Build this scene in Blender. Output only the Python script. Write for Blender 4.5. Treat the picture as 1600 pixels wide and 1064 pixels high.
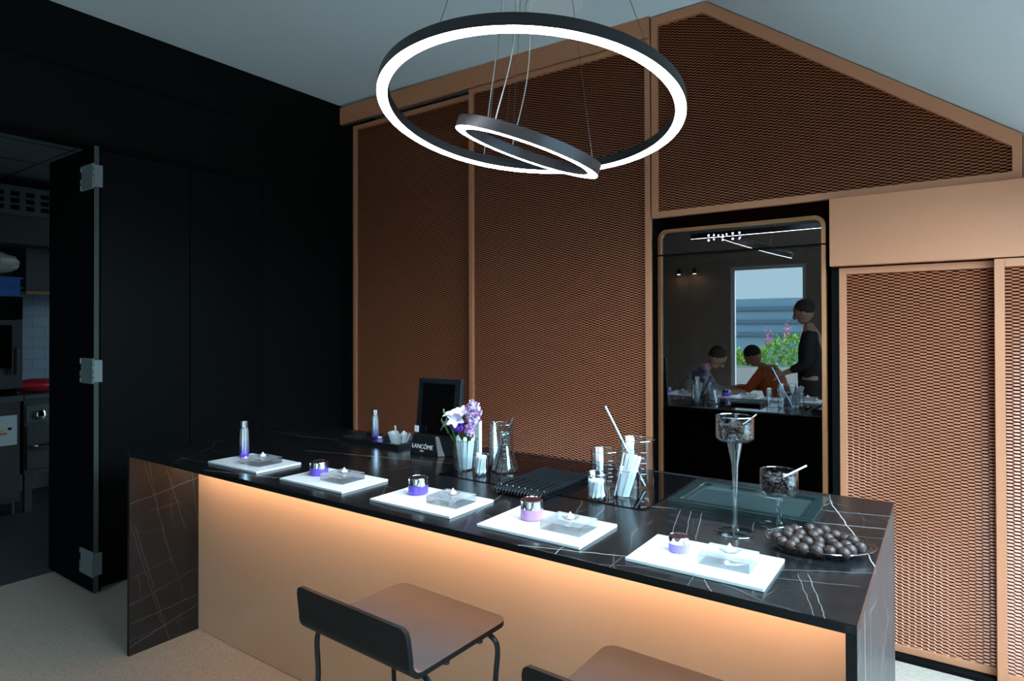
import bpy, bmesh, math, random
from mathutils import Vector, Matrix
random.seed(7)
for o in list(bpy.data.objects): bpy.data.objects.remove(o)
S = bpy.context.scene; COL = S.collection
PI = math.pi

# ------------------------------------------------------------------ camera
F, YAW, PITCH, ROLL, SHY = 974.3, -0.60855, 0.00706, -0.00261, -26.78
cy_, sy_ = math.cos(YAW), math.sin(YAW); cp_, sp_ = math.cos(PITCH), math.sin(PITCH)
fwd = Vector((sy_*cp_, cy_*cp_, sp_)); rgt = Vector((cy_, -sy_, 0)); upv = rgt.cross(fwd)
cr_, sr_ = math.cos(ROLL), math.sin(ROLL)
r2 = cr_*rgt + sr_*upv; u2 = -sr_*rgt + cr_*upv
cam = bpy.data.cameras.new('camera'); cam.sensor_width = 36; cam.lens = F*36/1600; cam.shift_y = SHY/1600
cam.clip_start = 0.02
co = bpy.data.objects.new('camera', cam); COL.objects.link(co)
co.matrix_world = Matrix(((r2.x,u2.x,-fwd.x,0),(r2.y,u2.y,-fwd.y,0),(r2.z,u2.z,-fwd.z,1.478),(0,0,0,1)))
S.camera = co

# ------------------------------------------------------------------ light and exposure
w = bpy.data.worlds.new('sky'); S.world = w; w.use_nodes = True
nt = w.node_tree; bg = nt.nodes['Background']
bg.inputs[0].default_value = (0.53, 0.82, 1.0, 1); SKY_LOW, SKY_HIGH = 3.2, 30.0      # the sky is brightest high up on the right hand side
_tc = nt.nodes.new('ShaderNodeTexCoord'); _dp = nt.nodes.new('ShaderNodeVectorMath'); _dp.operation = 'DOT_PRODUCT'
_dp.inputs[1].default_value = (.62, .0, .78); _mr = nt.nodes.new('ShaderNodeMapRange')
_mr.inputs['From Min'].default_value = .25; _mr.inputs['From Max'].default_value = .9
_mr.inputs['To Min'].default_value = SKY_LOW; _mr.inputs['To Max'].default_value = SKY_HIGH
nt.links.new(_tc.outputs['Generated'], _dp.inputs[0]); nt.links.new(_dp.outputs['Value'], _mr.inputs['Value']); nt.links.new(_mr.outputs[0], bg.inputs[1])
S.view_settings.view_transform = 'Standard'; S.view_settings.look = 'None'
S.view_settings.exposure = 0.0; S.view_settings.gamma = 1.0; S.view_settings.use_curve_mapping = False
RING_STRENGTH = 50.0
LED_STRENGTH = 36.0

# ------------------------------------------------------------------ materials
def new(name):
    m = bpy.data.materials.new(name); m.use_nodes = True
    n = m.node_tree; n.nodes.clear()
    out = n.nodes.new('ShaderNodeOutputMaterial'); return m, n, out
def mat(name, col, rough=.5, metal=0, spec=.5, trans=0, ior=1.5, coat=0, emit=None, es=0, bump=None, var=None, alpha=1):
    m, n, out = new(name)
    b = n.nodes.new('ShaderNodeBsdfPrincipled'); n.links.new(b.outputs[0], out.inputs[0])
    b.inputs['Base Color'].default_value = (*col, 1); b.inputs['Roughness'].default_value = rough
    b.inputs['Metallic'].default_value = metal; b.inputs['Specular IOR Level'].default_value = spec
    b.inputs['Transmission Weight'].default_value = trans; b.inputs['IOR'].default_value = ior
    b.inputs['Coat Weight'].default_value = coat; b.inputs['Coat Roughness'].default_value = .05
    if emit: b.inputs['Emission Color'].default_value = (*emit, 1); b.inputs['Emission Strength'].default_value = es
    if var or bump:
        tc = n.nodes.new('ShaderNodeTexCoord')
    if var:   # (scale, amount): gentle mottling of the base colour
        no = n.nodes.new('ShaderNodeTexNoise'); no.inputs['Scale'].default_value = var[0]; no.inputs['Detail'].default_value = 5
        mx = n.nodes.new('ShaderNodeMix'); mx.data_type = 'RGBA'
        n.links.new(tc.outputs['Object'], no.inputs['Vector']); n.links.new(no.outputs['Fac'], mx.inputs[0])
        mx.inputs[6].default_value = (*[c*(1-var[1]) for c in col], 1); mx.inputs[7].default_value = (*[min(1, c*(1+var[1])) for c in col], 1)
        n.links.new(mx.outputs[2], b.inputs['Base Color'])
    if bump:
        no = n.nodes.new('ShaderNodeTexNoise'); no.inputs['Scale'].default_value = bump[0]; no.inputs['Detail'].default_value = 4
        bp = n.nodes.new('ShaderNodeBump'); bp.inputs['Strength'].default_value = bump[1]; bp.inputs['Distance'].default_value = .002
        n.links.new(tc.outputs['Object'], no.inputs['Vector']); n.links.new(no.outputs['Fac'], bp.inputs['Height']); n.links.new(bp.outputs[0], b.inputs['Normal'])
    return m
def thin_glass(name, tint=(.93,.97,.98), f0=.05, rough=.0, k=1.0):
    m, n, out = new(name)
    lw = n.nodes.new('ShaderNodeLayerWeight'); lw.inputs[0].default_value = .5
    fr = n.nodes.new('ShaderNodeMath'); fr.operation = 'POWER'; fr.inputs[1].default_value = 4.0; n.links.new(lw.outputs['Facing'], fr.inputs[0])
    mu = n.nodes.new('ShaderNodeMath'); mu.operation = 'MULTIPLY_ADD'; mu.inputs[1].default_value = k; mu.inputs[2].default_value = f0; mu.use_clamp = True
    tr = n.nodes.new('ShaderNodeBsdfTransparent'); tr.inputs[0].default_value = (*tint, 1)
    gl = n.nodes.new('ShaderNodeBsdfGlossy'); gl.inputs['Roughness'].default_value = rough
    mx = n.nodes.new('ShaderNodeMixShader')
    n.links.new(fr.outputs[0], mu.inputs[0]); n.links.new(mu.outputs[0], mx.inputs[0])
    n.links.new(tr.outputs[0], mx.inputs[1]); n.links.new(gl.outputs[0], mx.inputs[2]); n.links.new(mx.outputs[0], out.inputs[0])
    return m
def marble(name, ax, lines, base=(.0068,.0066,.0072), rough=.3, wscale=.00085, spec=.5, amp=1.0):
    """black stone; lines = (a0,b0,a1,b1,weight) in the plane of the two object axes ax"""
    m, n, out = new(name); N = n.nodes; L = n.links
    def M(op, a, b=None, c=None, clamp=False):
        q = N.new('ShaderNodeMath'); q.operation = op; q.use_clamp = clamp
        for i, v in enumerate((a, b, c)):
            if v is None: continue
            if isinstance(v, (int, float)): q.inputs[i].default_value = v
            else: L.new(v, q.inputs[i])
        return q.outputs[0]
    tc = N.new('ShaderNodeTexCoord')
    no = N.new('ShaderNodeTexNoise'); no.inputs['Scale'].default_value = 22; no.inputs['Detail'].default_value = 4
    L.new(tc.outputs['Object'], no.inputs['Vector'])
    sub = N.new('ShaderNodeVectorMath'); sub.operation = 'MULTIPLY_ADD'; sub.inputs[1].default_value = (.012,)*3; sub.inputs[2].default_value = (-.006,)*3
    L.new(no.outputs['Color'], sub.inputs[0])
    ad = N.new('ShaderNodeVectorMath'); ad.operation = 'ADD'; L.new(tc.outputs['Object'], ad.inputs[0]); L.new(sub.outputs[0], ad.inputs[1])
    sp = N.new('ShaderNodeSeparateXYZ'); L.new(ad.outputs[0], sp.inputs[0])
    U, V = sp.outputs[ax[0]], sp.outputs[ax[1]]
    acc = None
    for a0, b0, a1, b1, wt in lines:
        dx, dy = a1-a0, b1-b0; ln = math.hypot(dx, dy) or 1; dx /= ln; dy /= ln
        t = M('MULTIPLY_ADD', U, dx, M('MULTIPLY_ADD', V, dy, -(a0*dx+b0*dy)))
        d = M('ABSOLUTE', M('MULTIPLY_ADD', U, -dy, M('MULTIPLY_ADD', V, dx, a0*dy-b0*dx)))
        ww = wscale*(.55+.45*wt)
        line = M('MULTIPLY_ADD', d, -1/ww, 1.4, True)
        tm = M('MULTIPLY_ADD', M('ABSOLUTE', M('SUBTRACT', t, ln/2)), -40, ln/2*40+1, True)
        v = M('MULTIPLY', M('MULTIPLY', line, tm), min(1, .16+.36*wt))
        acc = v if acc is None else M('MAXIMUM', acc, v)
    # broken hairlines running over the whole slab
    for rot, sc, thr, amt in ((.12, 7, .020, .26), (1.42, 5, .016, .20), (.9, 3.2, .012, .14)):
        mp = N.new('ShaderNodeVectorMath'); mp.operation = 'DOT_PRODUCT'; L.new(ad.outputs[0], mp.inputs[0])
        dv = [0,0,0]; dv[ax[0]] = math.sin(rot); dv[ax[1]] = math.cos(rot); mp.inputs[1].default_value = dv
        n2 = N.new('ShaderNodeTexNoise'); n2.inputs['Scale'].default_value = 1.6; n2.inputs['Detail'].default_value = 2
        L.new(tc.outputs['Object'], n2.inputs['Vector'])
        ph = M('MULTIPLY_ADD', n2.outputs['Fac'], .35, mp.outputs['Value'])
        fr = M('ABSOLUTE', M('SUBTRACT', M('FRACT', M('MULTIPLY', ph, sc)), .5))
        hl = M('MULTIPLY_ADD', fr, -1/thr, 1.0, True)
        n3 = N.new('ShaderNodeTexNoise'); n3.inputs['Scale'].default_value = 5; L.new(ad.outputs[0], n3.inputs['Vector'])
        br = M('MULTIPLY_ADD', n3.outputs['Fac'], 6, -2.9, True)
        acc = M('MAXIMUM', acc, M('MULTIPLY', M('MULTIPLY', hl, br), amt))
    fine = N.new('ShaderNodeTexNoise'); fine.inputs['Scale'].default_value = 30
    mpp = N.new('ShaderNodeMapping'); mpp.inputs['Scale'].default_value = (.12, 1, 1) if ax[0] == 0 else (1, .6, .12)
    L.new(tc.outputs['Object'], mpp.inputs[0]); L.new(mpp.outputs[0], fine.inputs['Vector'])
    fm = N.new('ShaderNodeMix'); fm.data_type = 'RGBA'; fm.inputs[6].default_value = (*[c*.6 for c in base], 1); fm.inputs[7].default_value = (*[c*1.7 for c in base], 1)
    L.new(fine.outputs['Fac'], fm.inputs[0])
    mx = N.new('ShaderNodeMix'); mx.data_type = 'RGBA'; mx.inputs[7].default_value = (.62, .60, .56, 1)
    L.new(M('MULTIPLY', acc, amp), mx.inputs[0]); L.new(fm.outputs[2], mx.inputs[6])
    b = N.new('ShaderNodeBsdfPrincipled'); L.new(mx.outputs[2], b.inputs['Base Color']); b.inputs['Roughness'].default_value = rough
    b.inputs['Specular IOR Level'].default_value = spec
    L.new(b.outputs[0], out.inputs[0]); return m

TOPV = [(-0.758,1.847,-0.138,2.003,2),(-0.314,2.102,-0.139,2.143,1.5),(-0.318,2.245,-0.199,1.878,2.2),(-0.199,1.878,-0.142,1.681,2.2),(-2.421,1.321,-2.04,1.415,2),(-2.397,1.803,-1.873,1.925,2),(-1.873,1.925,-1.677,1.967,1.5),(-3.19,2.059,-2.736,2.018,1.2),(-2.736,2.018,-2.39,2.099,1.5),(-0.995,1.297,-0.65,1.406,2.2),(-0.793,1.313,-0.807,1.397,1.8),(-0.807,1.397,-0.868,1.731,1),(-1.165,1.48,-1.231,1.726,1.2),(-0.275,1.516,-0.214,1.331,.5),(-0.256,1.529,-0.193,1.326,.8),(-0.673,1.872,-0.616,1.643,.8),(-0.652,1.903,-0.556,1.574,.8),(-0.618,1.91,-0.548,1.639,.8),(-0.319,2.291,-0.299,2.187,1),(-0.987,1.617,-0.95,1.508,1),(-1.813,1.721,-1.704,1.978,.6),(-3.007,1.661,-2.908,2.145,.8),(-0.444,1.379,-0.409,1.321,1),(-1.742,1.471,-1.674,1.653,.6),(-0.477,1.966,-0.433,1.749,.5),(-1.182,1.371,-1.188,1.562,.5),(-0.253,1.872,-0.126,1.916,.5),(-0.316,1.533,-0.133,1.632,.7),(-0.318,1.474,-0.172,1.524,.6),(-0.923,1.214,-0.458,1.422,.6)]
LEFTV = [(1.321,.685,1.429,.702,2),(1.429,.702,1.635,.744,2),(1.327,.04,1.474,.08,2),(1.474,.08,1.641,.122,1.8),(1.327,.143,1.641,.171,1.6),(1.326,.228,1.64,.303,1.2),(1.326,.344,1.52,.388,.9),(1.385,.88,1.497,.442,1),(1.497,.442,1.577,.17,.7),(1.411,.852,1.456,.603,1),(1.483,.839,1.577,.515,1.2),(1.326,.608,1.465,.107,1),(1.351,.575,1.502,.009,1.2),(1.61,.792,1.635,.539,1.1),(1.456,.603,1.511,.363,.8),(1.557,.807,1.326,.76,.4),(1.548,.532,1.326,.545,.4),(1.636,.08,1.327,.071,.5)]
RIGHTV = [(1.450,.92,1.461,.755,2.2),(1.461,.755,1.47,.0,2.2),(1.567,.878,1.576,.701,1.2),(1.576,.701,1.58,0,1.2),(2.058,.656,1.785,.604,1.2),(1.953,.739,2.058,.656,.8),(1.723,.928,1.671,.657,.4),(1.907,.94,1.965,.631,.4),(2.2,.92,2.1,0,1)]

M = {}
M['marble_top'] = marble('black veined marble top', (0,1), TOPV, rough=.22, spec=.32, amp=.62)
M['marble_left'] = marble('black veined marble side', (1,2), LEFTV, base=(.012,.0115,.012), rough=.4, amp=.3)
M['marble_right'] = marble('black veined marble end', (1,2), RIGHTV, base=(.014,.015,.018), rough=.4)
M['stone_edge'] = mat('black stone edge', (.004,.005,.006), .4, spec=.2)
M['lacquer'] = mat('beige gloss lacquer', (.58,.365,.235), .12, spec=.55)
M['copper'] = mat('copper coloured paint', (.46,.188,.098), .45, spec=.3)
M['copper_mesh'] = mat('copper coloured expanded metal', (.39,.132,.064), .22, metal=.12, spec=.7)
M['mesh_back'] = mat('dark brown lining behind mesh', (.04,.010,.004), .9, spec=.1)
M['bronze'] = mat('bronze rim', (.40,.17,.075), .32, metal=.6)
M['black'] = mat('black satin panel', (.0020,.0027,.0034), .5, spec=.08)
M['blackwall'] = mat('black painted wall', (.0022,.0026,.0026), .5, spec=.1)
M['gapblack'] = mat('deep black gap', (.002,.002,.002), .9, spec=.1)
M['ceiling'] = mat('white painted ceiling', (.60,.69,.72), .9, var=(1.2,.03))
M['white_wall'] = mat('white painted wall', (.72,.74,.75), .8)
M['grey_wall'] = mat('grey brown plaster wall', (.34,.27,.23), .7, var=(3,.2))
M['door_black'] = mat('matt black door leaf', (.0018,.0022,.0026), .7, spec=.03)
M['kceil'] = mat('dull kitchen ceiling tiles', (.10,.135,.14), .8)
M['kgrid'] = mat('dark ceiling grid', (.02,.03,.03), .8)
def terrazzo():
    m, n, out = new('beige terrazzo floor'); N = n.nodes; L = n.links
    tc = N.new('ShaderNodeTexCoord')
    vo = N.new('ShaderNodeTexVoronoi'); vo.inputs['Scale'].default_value = 210; L.new(tc.outputs['Object'], vo.inputs['Vector'])
    cr = N.new('ShaderNodeValToRGB'); e = cr.color_ramp.elements
    e[0].position = 0; e[0].color = (.38,.26,.20,1); e[1].position = .13; e[1].color = (.54,.445,.365,1)
    x = e.new(.75); x.color = (.56,.46,.38,1); x = e.new(.93); x.color = (.42,.34,.28,1)
    sp = N.new('ShaderNodeSeparateColor'); L.new(vo.outputs['Color'], sp.inputs[0]); L.new(sp.outputs[0], cr.inputs[0])
    no = N.new('ShaderNodeTexNoise'); no.inputs['Scale'].default_value = 60; L.new(tc.outputs['Object'], no.inputs['Vector'])
    mx = N.new('ShaderNodeMix'); mx.data_type = 'RGBA'; mx.blend_type = 'MULTIPLY'; mx.inputs[0].default_value = .3
    L.new(cr.outputs[0], mx.inputs[6]); L.new(no.outputs['Color'], mx.inputs[7])
    b = N.new('ShaderNodeBsdfPrincipled'); L.new(mx.outputs[2], b.inputs['Base Color']); b.inputs['Roughness'].default_value = .45
    L.new(b.outputs[0], out.inputs[0]); return m
M['terrazzo'] = terrazzo()
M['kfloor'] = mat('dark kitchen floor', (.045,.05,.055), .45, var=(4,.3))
M['glass_thin'] = thin_glass('clear thin glass', tint=(.96,.985,.99), k=.9, f0=.07)
M['glass_solid'] = mat('clear solid glass', (1,1,1), 0, trans=1, ior=1.45)
def acrylic():
    m, n, out = new('clear acrylic'); N = n.nodes; L = n.links
    b = N.new('ShaderNodeBsdfPrincipled'); b.inputs['Base Color'].default_value = (.97,.99,1,1); b.inputs['Roughness'].default_value = .01
    b.inputs['Transmission Weight'].default_value = 1; b.inputs['IOR'].default_value = 1.45
    t = N.new('ShaderNodeBsdfTransparent'); t.inputs[0].default_value = (.97,.99,1,1)
    mx = N.new('ShaderNodeMixShader'); mx.inputs[0].default_value = .33
    L.new(b.outputs[0], mx.inputs[1]); L.new(t.outputs[0], mx.inputs[2]); L.new(mx.outputs[0], out.inputs[0]); return m
M['acrylic'] = acrylic()
M['stem_glass'] = thin_glass('clear stem glass', tint=(.95,.975,.985), f0=.12, k=1.0)
M['fridge_glass'] = thin_glass('dark tinted mirror glass', tint=(.30,.31,.32), f0=.24, k=.75)
M['bowl_glass'] = thin_glass('clear goblet glass', tint=(.97,.985,.99), k=.8, f0=.035)
M['black_glass'] = mat('black ceramic glass', (.002,.002,.003), .03, spec=.6)
M['panel_glass'] = mat('black mirror glass', (.002,.002,.003), .01, ior=2.9)
M['green_glass'] = mat('dark green glass', (.012,.022,.022), .05, spec=.9)
M['white_plate'] = mat('white glossy plate', (.86,.90,.92), .12, spec=.6)
M['chrome'] = mat('polished chrome', (.85,.88,.9), .08, metal=1)
M['steel'] = mat('brushed steel', (.20,.20,.21), .35, metal=.9)
M['steel_dark'] = mat('dark stainless panel', (.045,.043,.045), .5, metal=.2)
M['anod'] = mat('black anodised aluminium', (.035,.035,.038), .35, metal=.6)
M['ring_light'] = mat('white light diffuser', (1,1,1), .5, emit=(.90,.93,1.0), es=RING_STRENGTH)
M['led'] = mat('warm light strip', (1,1,1), .5, emit=(1.0,.70,.48), es=LED_STRENGTH)
M['wire'] = mat('steel wire', (.10,.10,.10), .4, metal=.6)
M['cord'] = mat('translucent power cord', (.60,.60,.56), .5)
M['seat'] = mat('brown oak veneer seat', (.064,.060,.064), .34, var=(9,.25), bump=(180,.15))
M['stool_black'] = mat('black stained plywood', (.006,.007,.008), .5, spec=.2)
M['stool_metal'] = mat('black powder coated steel', (.008,.012,.016), .3, metal=.3)
M['purple'] = mat('translucent violet glass', (.17,.09,.75), .08, coat=.6, trans=.25)
M['pink'] = mat('translucent pink lilac glass', (.60,.30,.62), .08, coat=.6, trans=.25)
M['violet'] = mat('translucent lavender glass', (.36,.26,.85), .08, coat=.6, trans=.25)
M['lid_dark'] = mat('dark plum lid top', (.05,.012,.02), .12, coat=.5)
M['foil'] = mat('silver violet bottle', (.62,.66,.9), .12, metal=.9)
M['cotton'] = mat('white cotton', (.88,.90,.92), .9)
M['paperwood'] = mat('white spatula', (.80,.86,.90), .6)
M['cream'] = mat('white cosmetic cream', (.9,.92,.94), .35)
M['peach'] = mat('peach cosmetic cream', (.90,.62,.5), .4)
M['choc'] = mat('dark chocolate', (.026,.010,.007), .5, var=(60,.4), bump=(90,.9), spec=.5)
M['bean'] = mat('dark sugared beans', (.022,.011,.009), .55, spec=.3)
M['plastic_black'] = mat('black plastic', (.008,.011,.013), .33)
M['screen'] = mat('switched off screen', (.001,.001,.0015), .12)
M['rubber'] = mat('ribbed dark metal', (.006,.010,.013), .3, metal=.2)
M['leaf'] = mat('green leaf', (.10,.30,.04), .5)
M['leaf_dark'] = mat('dark green stem', (.03,.11,.03), .5)
M['lilac'] = mat('lilac petals', (.62,.50,.80), .6)
M['lilac_pale'] = mat('pale lilac petals', (.70,.64,.84), .6)
M['purple_petal'] = mat('deep purple petals', (.13,.035,.40), .6)
M['white_print'] = mat('white print', (.85,.87,.88), .5)
M['icon'] = mat('lit display icon', (1,1,1), .5, emit=(.72,.74,1.0), es=2.2)
M['hinge'] = mat('galvanised hinge', (.15,.19,.19), .45, metal=.3)
M['alu'] = mat('grey green aluminium edge', (.05,.065,.055), .6, spec=.2)
M['rim_glass'] = thin_glass('bright glass rim', tint=(.85,.93,.95), f0=.42, k=.5, rough=.08)

# ------------------------------------------------------------------ mesh helpers
class MB:
    def __init__(s): s.v = []; s.f = []; s.m = []; s.cur = 0
    def add(s, vs, fs):
        k = len(s.v); s.v += [tuple(v) for v in vs]; s.f += [tuple(i+k for i in f) for f in fs]; s.m += [s.cur]*len(fs); return s
    def box(s, x0, x1, y0, y1, z0, z1):
        return s.add([(x,y,z) for x in (x0,x1) for y in (y0,y1) for z in (z0,z1)],
                     [(0,1,3,2),(4,6,7,5),(0,4,5,1),(2,3,7,6),(0,2,6,4),(1,5,7,3)])
    def prism(s, pts, a0, a1, axis=2):
        """outline pts (2-D) extruded along axis"""
        def P(p, a):
            return (p[0],p[1],a) if axis == 2 else ((p[0],a,p[1]) if axis == 1 else (a,p[0],p[1]))
        n = len(pts)
        return s.add([P(p,a0) for p in pts]+[P(p,a1) for p in pts],
                     [tuple(range(n))[::-1], tuple(range(n,2*n))]+[(i,(i+1)%n,(i+1)%n+n,i+n) for i in range(n)])
    def lathe(s, prof, c=(0,0,0), n=40, closed=False):
        vs = [(c[0]+r*math.cos(2*PI*i/n), c[1]+r*math.sin(2*PI*i/n), c[2]+z) for r, z in prof for i in range(n)]
        fs = []; k = len(prof)
        for j in range(k-1 if not closed else k):
            j2 = (j+1) % k
            for i in range(n): fs.append((j*n+i, j*n+(i+1)%n, j2*n+(i+1)%n, j2*n+i))
        if not closed:
            if prof[0][0] > 1e-6: fs.append(tuple(range(n))[::-1])
            if prof[-1][0] > 1e-6: fs.append(tuple(range((k-1)*n, k*n)))
        return s.add(vs, fs)
    def tube(s, pts, r, n=10, caps=True):
        pts = [Vector(p) for p in pts]; rs = r if isinstance(r, (list, tuple)) else [r]*len(pts)
        vs = []; prev = None
        for i, p in enumerate(pts):
            t = (pts[min(i+1,len(pts)-1)]-pts[max(i-1,0)]).normalized()
            if prev is None:
                a = Vector((0,0,1)) if abs(t.z) < .9 else Vector((1,0,0)); u = t.cross(a).normalized()
            else: u = (prev - t*prev.dot(t)).normalized()
            prev = u; v = t.cross(u)
            for k in range(n):
                q = 2*PI*k/n; vs.append(p+(u*math.cos(q)+v*math.sin(q))*rs[i])
        fs = [(i*n+k, i*n+(k+1)%n, (i+1)*n+(k+1)%n, (i+1)*n+k) for i in range(len(pts)-1) for k in range(n)]
        if caps: fs += [tuple(range(n))[::-1], tuple(range((len(pts)-1)*n, len(pts)*n))]
        return s.add(vs, fs)
    def ball(s, c, r, n=14, m=9, sq=(1,1,1), jit=0, rnd=None):
        vs = [(c[0],c[1],c[2]-r*sq[2])]
        for j in range(1, m):
            a = PI*j/m
            for i in range(n):
                b = 2*PI*i/n; q = r*(1+(rnd.uniform(-jit,jit) if rnd else 0))
                vs.append((c[0]+q*sq[0]*math.sin(a)*math.cos(b), c[1]+q*sq[1]*math.sin(a)*math.sin(b), c[2]-q*sq[2]*math.cos(a)))
        vs.append((c[0],c[1],c[2]+r*sq[2])); e = len(vs)-1
        fs = [(0, 1+(i+1)%n, 1+i) for i in range(n)]+[(e, 1+(m-2)*n+i, 1+(m-2)*n+(i+1)%n) for i in range(n)]
        fs += [(1+j*n+i, 1+j*n+(i+1)%n, 1+(j+1)*n+(i+1)%n, 1+(j+1)*n+i) for j in range(m-2) for i in range(n)]
        return s.add(vs, fs)
    def xf(s, M4):
        s.v = [tuple(M4 @ Vector(v)) for v in s.v]; return s
    def build(s, name, m, parent=None, smooth=False, bevel=0, seg=2, angle=40, fix=True):
        me = bpy.data.meshes.new(name); me.from_pydata(s.v, [], s.f)
        ms = m if isinstance(m, (list, tuple)) else [m]
        for x in ms: me.materials.append(M[x])
        if len(ms) > 1: me.polygons.foreach_set('material_index', s.m)
        if fix:
            b = bmesh.new(); b.from_mesh(me); bmesh.ops.recalc_face_normals(b, faces=b.faces); b.to_mesh(me); b.free()
        o = bpy.data.objects.new(name, me); COL.objects.link(o)
        if smooth:
            me.polygons.foreach_set('use_smooth', [True]*len(me.polygons)); me.set_sharp_from_angle(angle=math.radians(angle))
        if bevel:
            bv = o.modifiers.new('bevel', 'BEVEL'); bv.width = bevel; bv.segments = seg; bv.limit_method = 'ANGLE'; bv.angle_limit = math.radians(40)
        if parent: o.parent = parent
        return o
def tag(o, label=None, cat=None, group=None, kind=None):
    if label: o['label'] = label
    if cat: o['category'] = cat
    if group: o['group'] = group
    if kind: o['kind'] = kind
    return o
def thing(name, label, cat, loc=(0,0,0), rz=0, group=None):
    o = bpy.data.objects.new(name, None); o.empty_display_size = .05; COL.objects.link(o)
    o.location = loc; o.rotation_euler = (0,0,rz); return tag(o, label, cat, group)
def struct(name, mb, m, label=None, **k):
    o = mb.build(name, m, **k); o['kind'] = 'structure'; o['category'] = name.split('_')[0]
    o['label'] = label; return o
def B(x0,x1,y0,y1,z0,z1): return MB().box(x0,x1,y0,y1,z0,z1)
def copy_tree(o, parent=None):
    c = o.copy(); COL.objects.link(c); c.parent = parent
    for ch in list(o.children): copy_tree(ch, c)
    return c
def frame_rect(mb, x0,x1,z0,z1,wd,y0,y1):
    """picture-frame of four bars in the xz plane"""
    mb.box(x0,x0+wd,y0,y1,z0,z1); mb.box(x1-wd,x1,y0,y1,z0,z1)
    mb.box(x0+wd,x1-wd,y0,y1,z0,z0+wd); mb.box(x0+wd,x1-wd,y0,y1,z1-wd,z1); return mb
def bezier(pts, n=8):
    """smooth polyline through the points (Catmull-Rom)"""
    P = [Vector(p) for p in pts]; P = [P[0]*2-P[1]]+P+[P[-1]*2-P[-2]]; out = []
    for i in range(1, len(P)-2):
        for k in range(n):
            t = k/n; a,b,c,d = P[i-1],P[i],P[i+1],P[i+2]
            out.append(.5*((2*b)+(c-a)*t+(2*a-5*b+4*c-d)*t*t+(3*b-a-3*c+d)*t*t*t))
    out.append(P[-2]); return out

# ------------------------------------------------------------------ the room
XL, YB, XR, YF = -3.95, 3.275, 1.35, -3.0
XP, ZP = -1.03, 3.20          # where the flat ceiling turns into the slope
def zs(x): return ZP-.722*(x-XP) if x > XP else ZP+(XP-x)*.016
struct('floor', B(-4.47, XR+.1, YF-.2, YB+.6, -.05, 0), 'terrazzo', 'beige speckled terrazzo floor under the island and stools')
mb = MB().prism([(XL-.15, zs(XL-.15)), (XP, ZP), (XP, ZP+.1), (XL-.15, zs(XL)+.1)], YF, YB+.6, 1)
struct('ceiling', mb, 'ceiling', 'flat pale ceiling above the ring lamp and dark wall')
def slope_piece(mb, x0, x1, y0, y1):
    return mb.prism([(x0, zs(x0)), (x1, zs(x1)), (x1, zs(x1)+.1), (x0, zs(x0)+.1)], y0, y1, 1)
SX0, SX1, SY0, SY1 = .30, 1.15, .5, 2.9      # unseen roof window added in the slope to light the right side
mb = MB(); slope_piece(mb, XP, XR+.1, YF, SY0); slope_piece(mb, XP, XR+.1, SY1, YB+.6); slope_piece(mb, XP, SX0, SY0, SY1); slope_piece(mb, SX1, XR+.1, SY0, SY1)
struct('ceiling_slope', mb, 'ceiling', 'sloping pale ceiling falling to the right over the mesh gable')
mb = MB()
for q in ((SX0,SX1,SY0,SY0+.05),(SX0,SX1,SY1-.05,SY1),(SX0,SX0+.05,SY0+.05,SY1-.05),(SX1-.05,SX1,SY0+.05,SY1-.05)): slope_piece(mb, *q)
struct('window_added_roof', mb, 'white_wall', 'white framed roof window added unseen in the sloping ceiling for daylight')  # frame of the added opening, out of view, that brings daylight from above
# black left wall with doorway
DZ = 2.505
struct('wall_left', B(XL-.1, XL, 2.60, YB+.6, 0, 3.4).box(XL-.1, XL, YF, 2.60, DZ, 3.4).box(XL-.1, XL, YF, .2, 0, DZ), 'blackwall', 'black painted left wall around the kitchen doorway')
struct('trim_1', B(XL-.001, XL+.006, 1.0-2.4, 2.39, 2.905, 2.932), 'gapblack', 'thin black slot across the dark wall above the folding doors')
struct('trim_2', B(XL-.001, XL+.012, .2, 2.60, DZ, DZ+.035), 'gapblack', 'black track over the folding doors')
# window wall behind the viewpoint
WZ = 2.38
struct('wall_back', B(XL, -2.66, YF-.12, YF, 0, 3.4).box(-1.62, -.9, YF-.12, YF, 0, 3.4).box(.95, XR+1.6, YF-.12, YF, 0, 3.4).box(-.9, .95, YF-.12, YF, 1.78, 3.4).box(-2.66, -1.62, YF-.12, YF, WZ, 3.4), 'grey_wall', 'grey brown wall around the terrace window, opposite the mesh doors')
wf = frame_rect(MB(), -2.66, -1.62, -.02, WZ, .05, YF-.09, YF-.03)
struct('window_1', wf, 'white_wall', 'white framed tall terrace window opposite the oven niche')
wf = frame_rect(MB(), -.9, .95, -.02, 1.78, .05, YF-.09, YF-.03); wf.box(0, .04, YF-.09, YF-.03, .03, 1.73)
struct('window_3', wf, 'white_wall', 'white framed double terrace door added unseen behind the viewpoint for fill light')  # added opening, out of view, for soft fill from behind
# glazed side on the right: low posts under the slope
ZR = zs(XR)
struct('wall_right', B(XR, XR+.1, 2.95, YB+.6, 0, ZR+.05).box(XR, XR+.1, YF, 1.45, 0, ZR+.05).box(XR, XR+.1, 1.45, 2.95, ZR-.09, ZR+.05), 'white_wall', 'low white wall with the terrace doors, to the right of the island')
wr = MB()
for y in (1.45, 2.18, 2.9): wr.box(XR+.02, XR+.08, y, y+.05, 0, ZR-.09)
struct('window_2', wr, 'white_wall', 'white posts of the low terrace doors to the right')
struct('wall_copper_back', B(XL, 3.0, YB+.55, YB+.6, 0, 3.4), 'mesh_back', 'dark brown wall behind the copper mesh doors')

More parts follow.
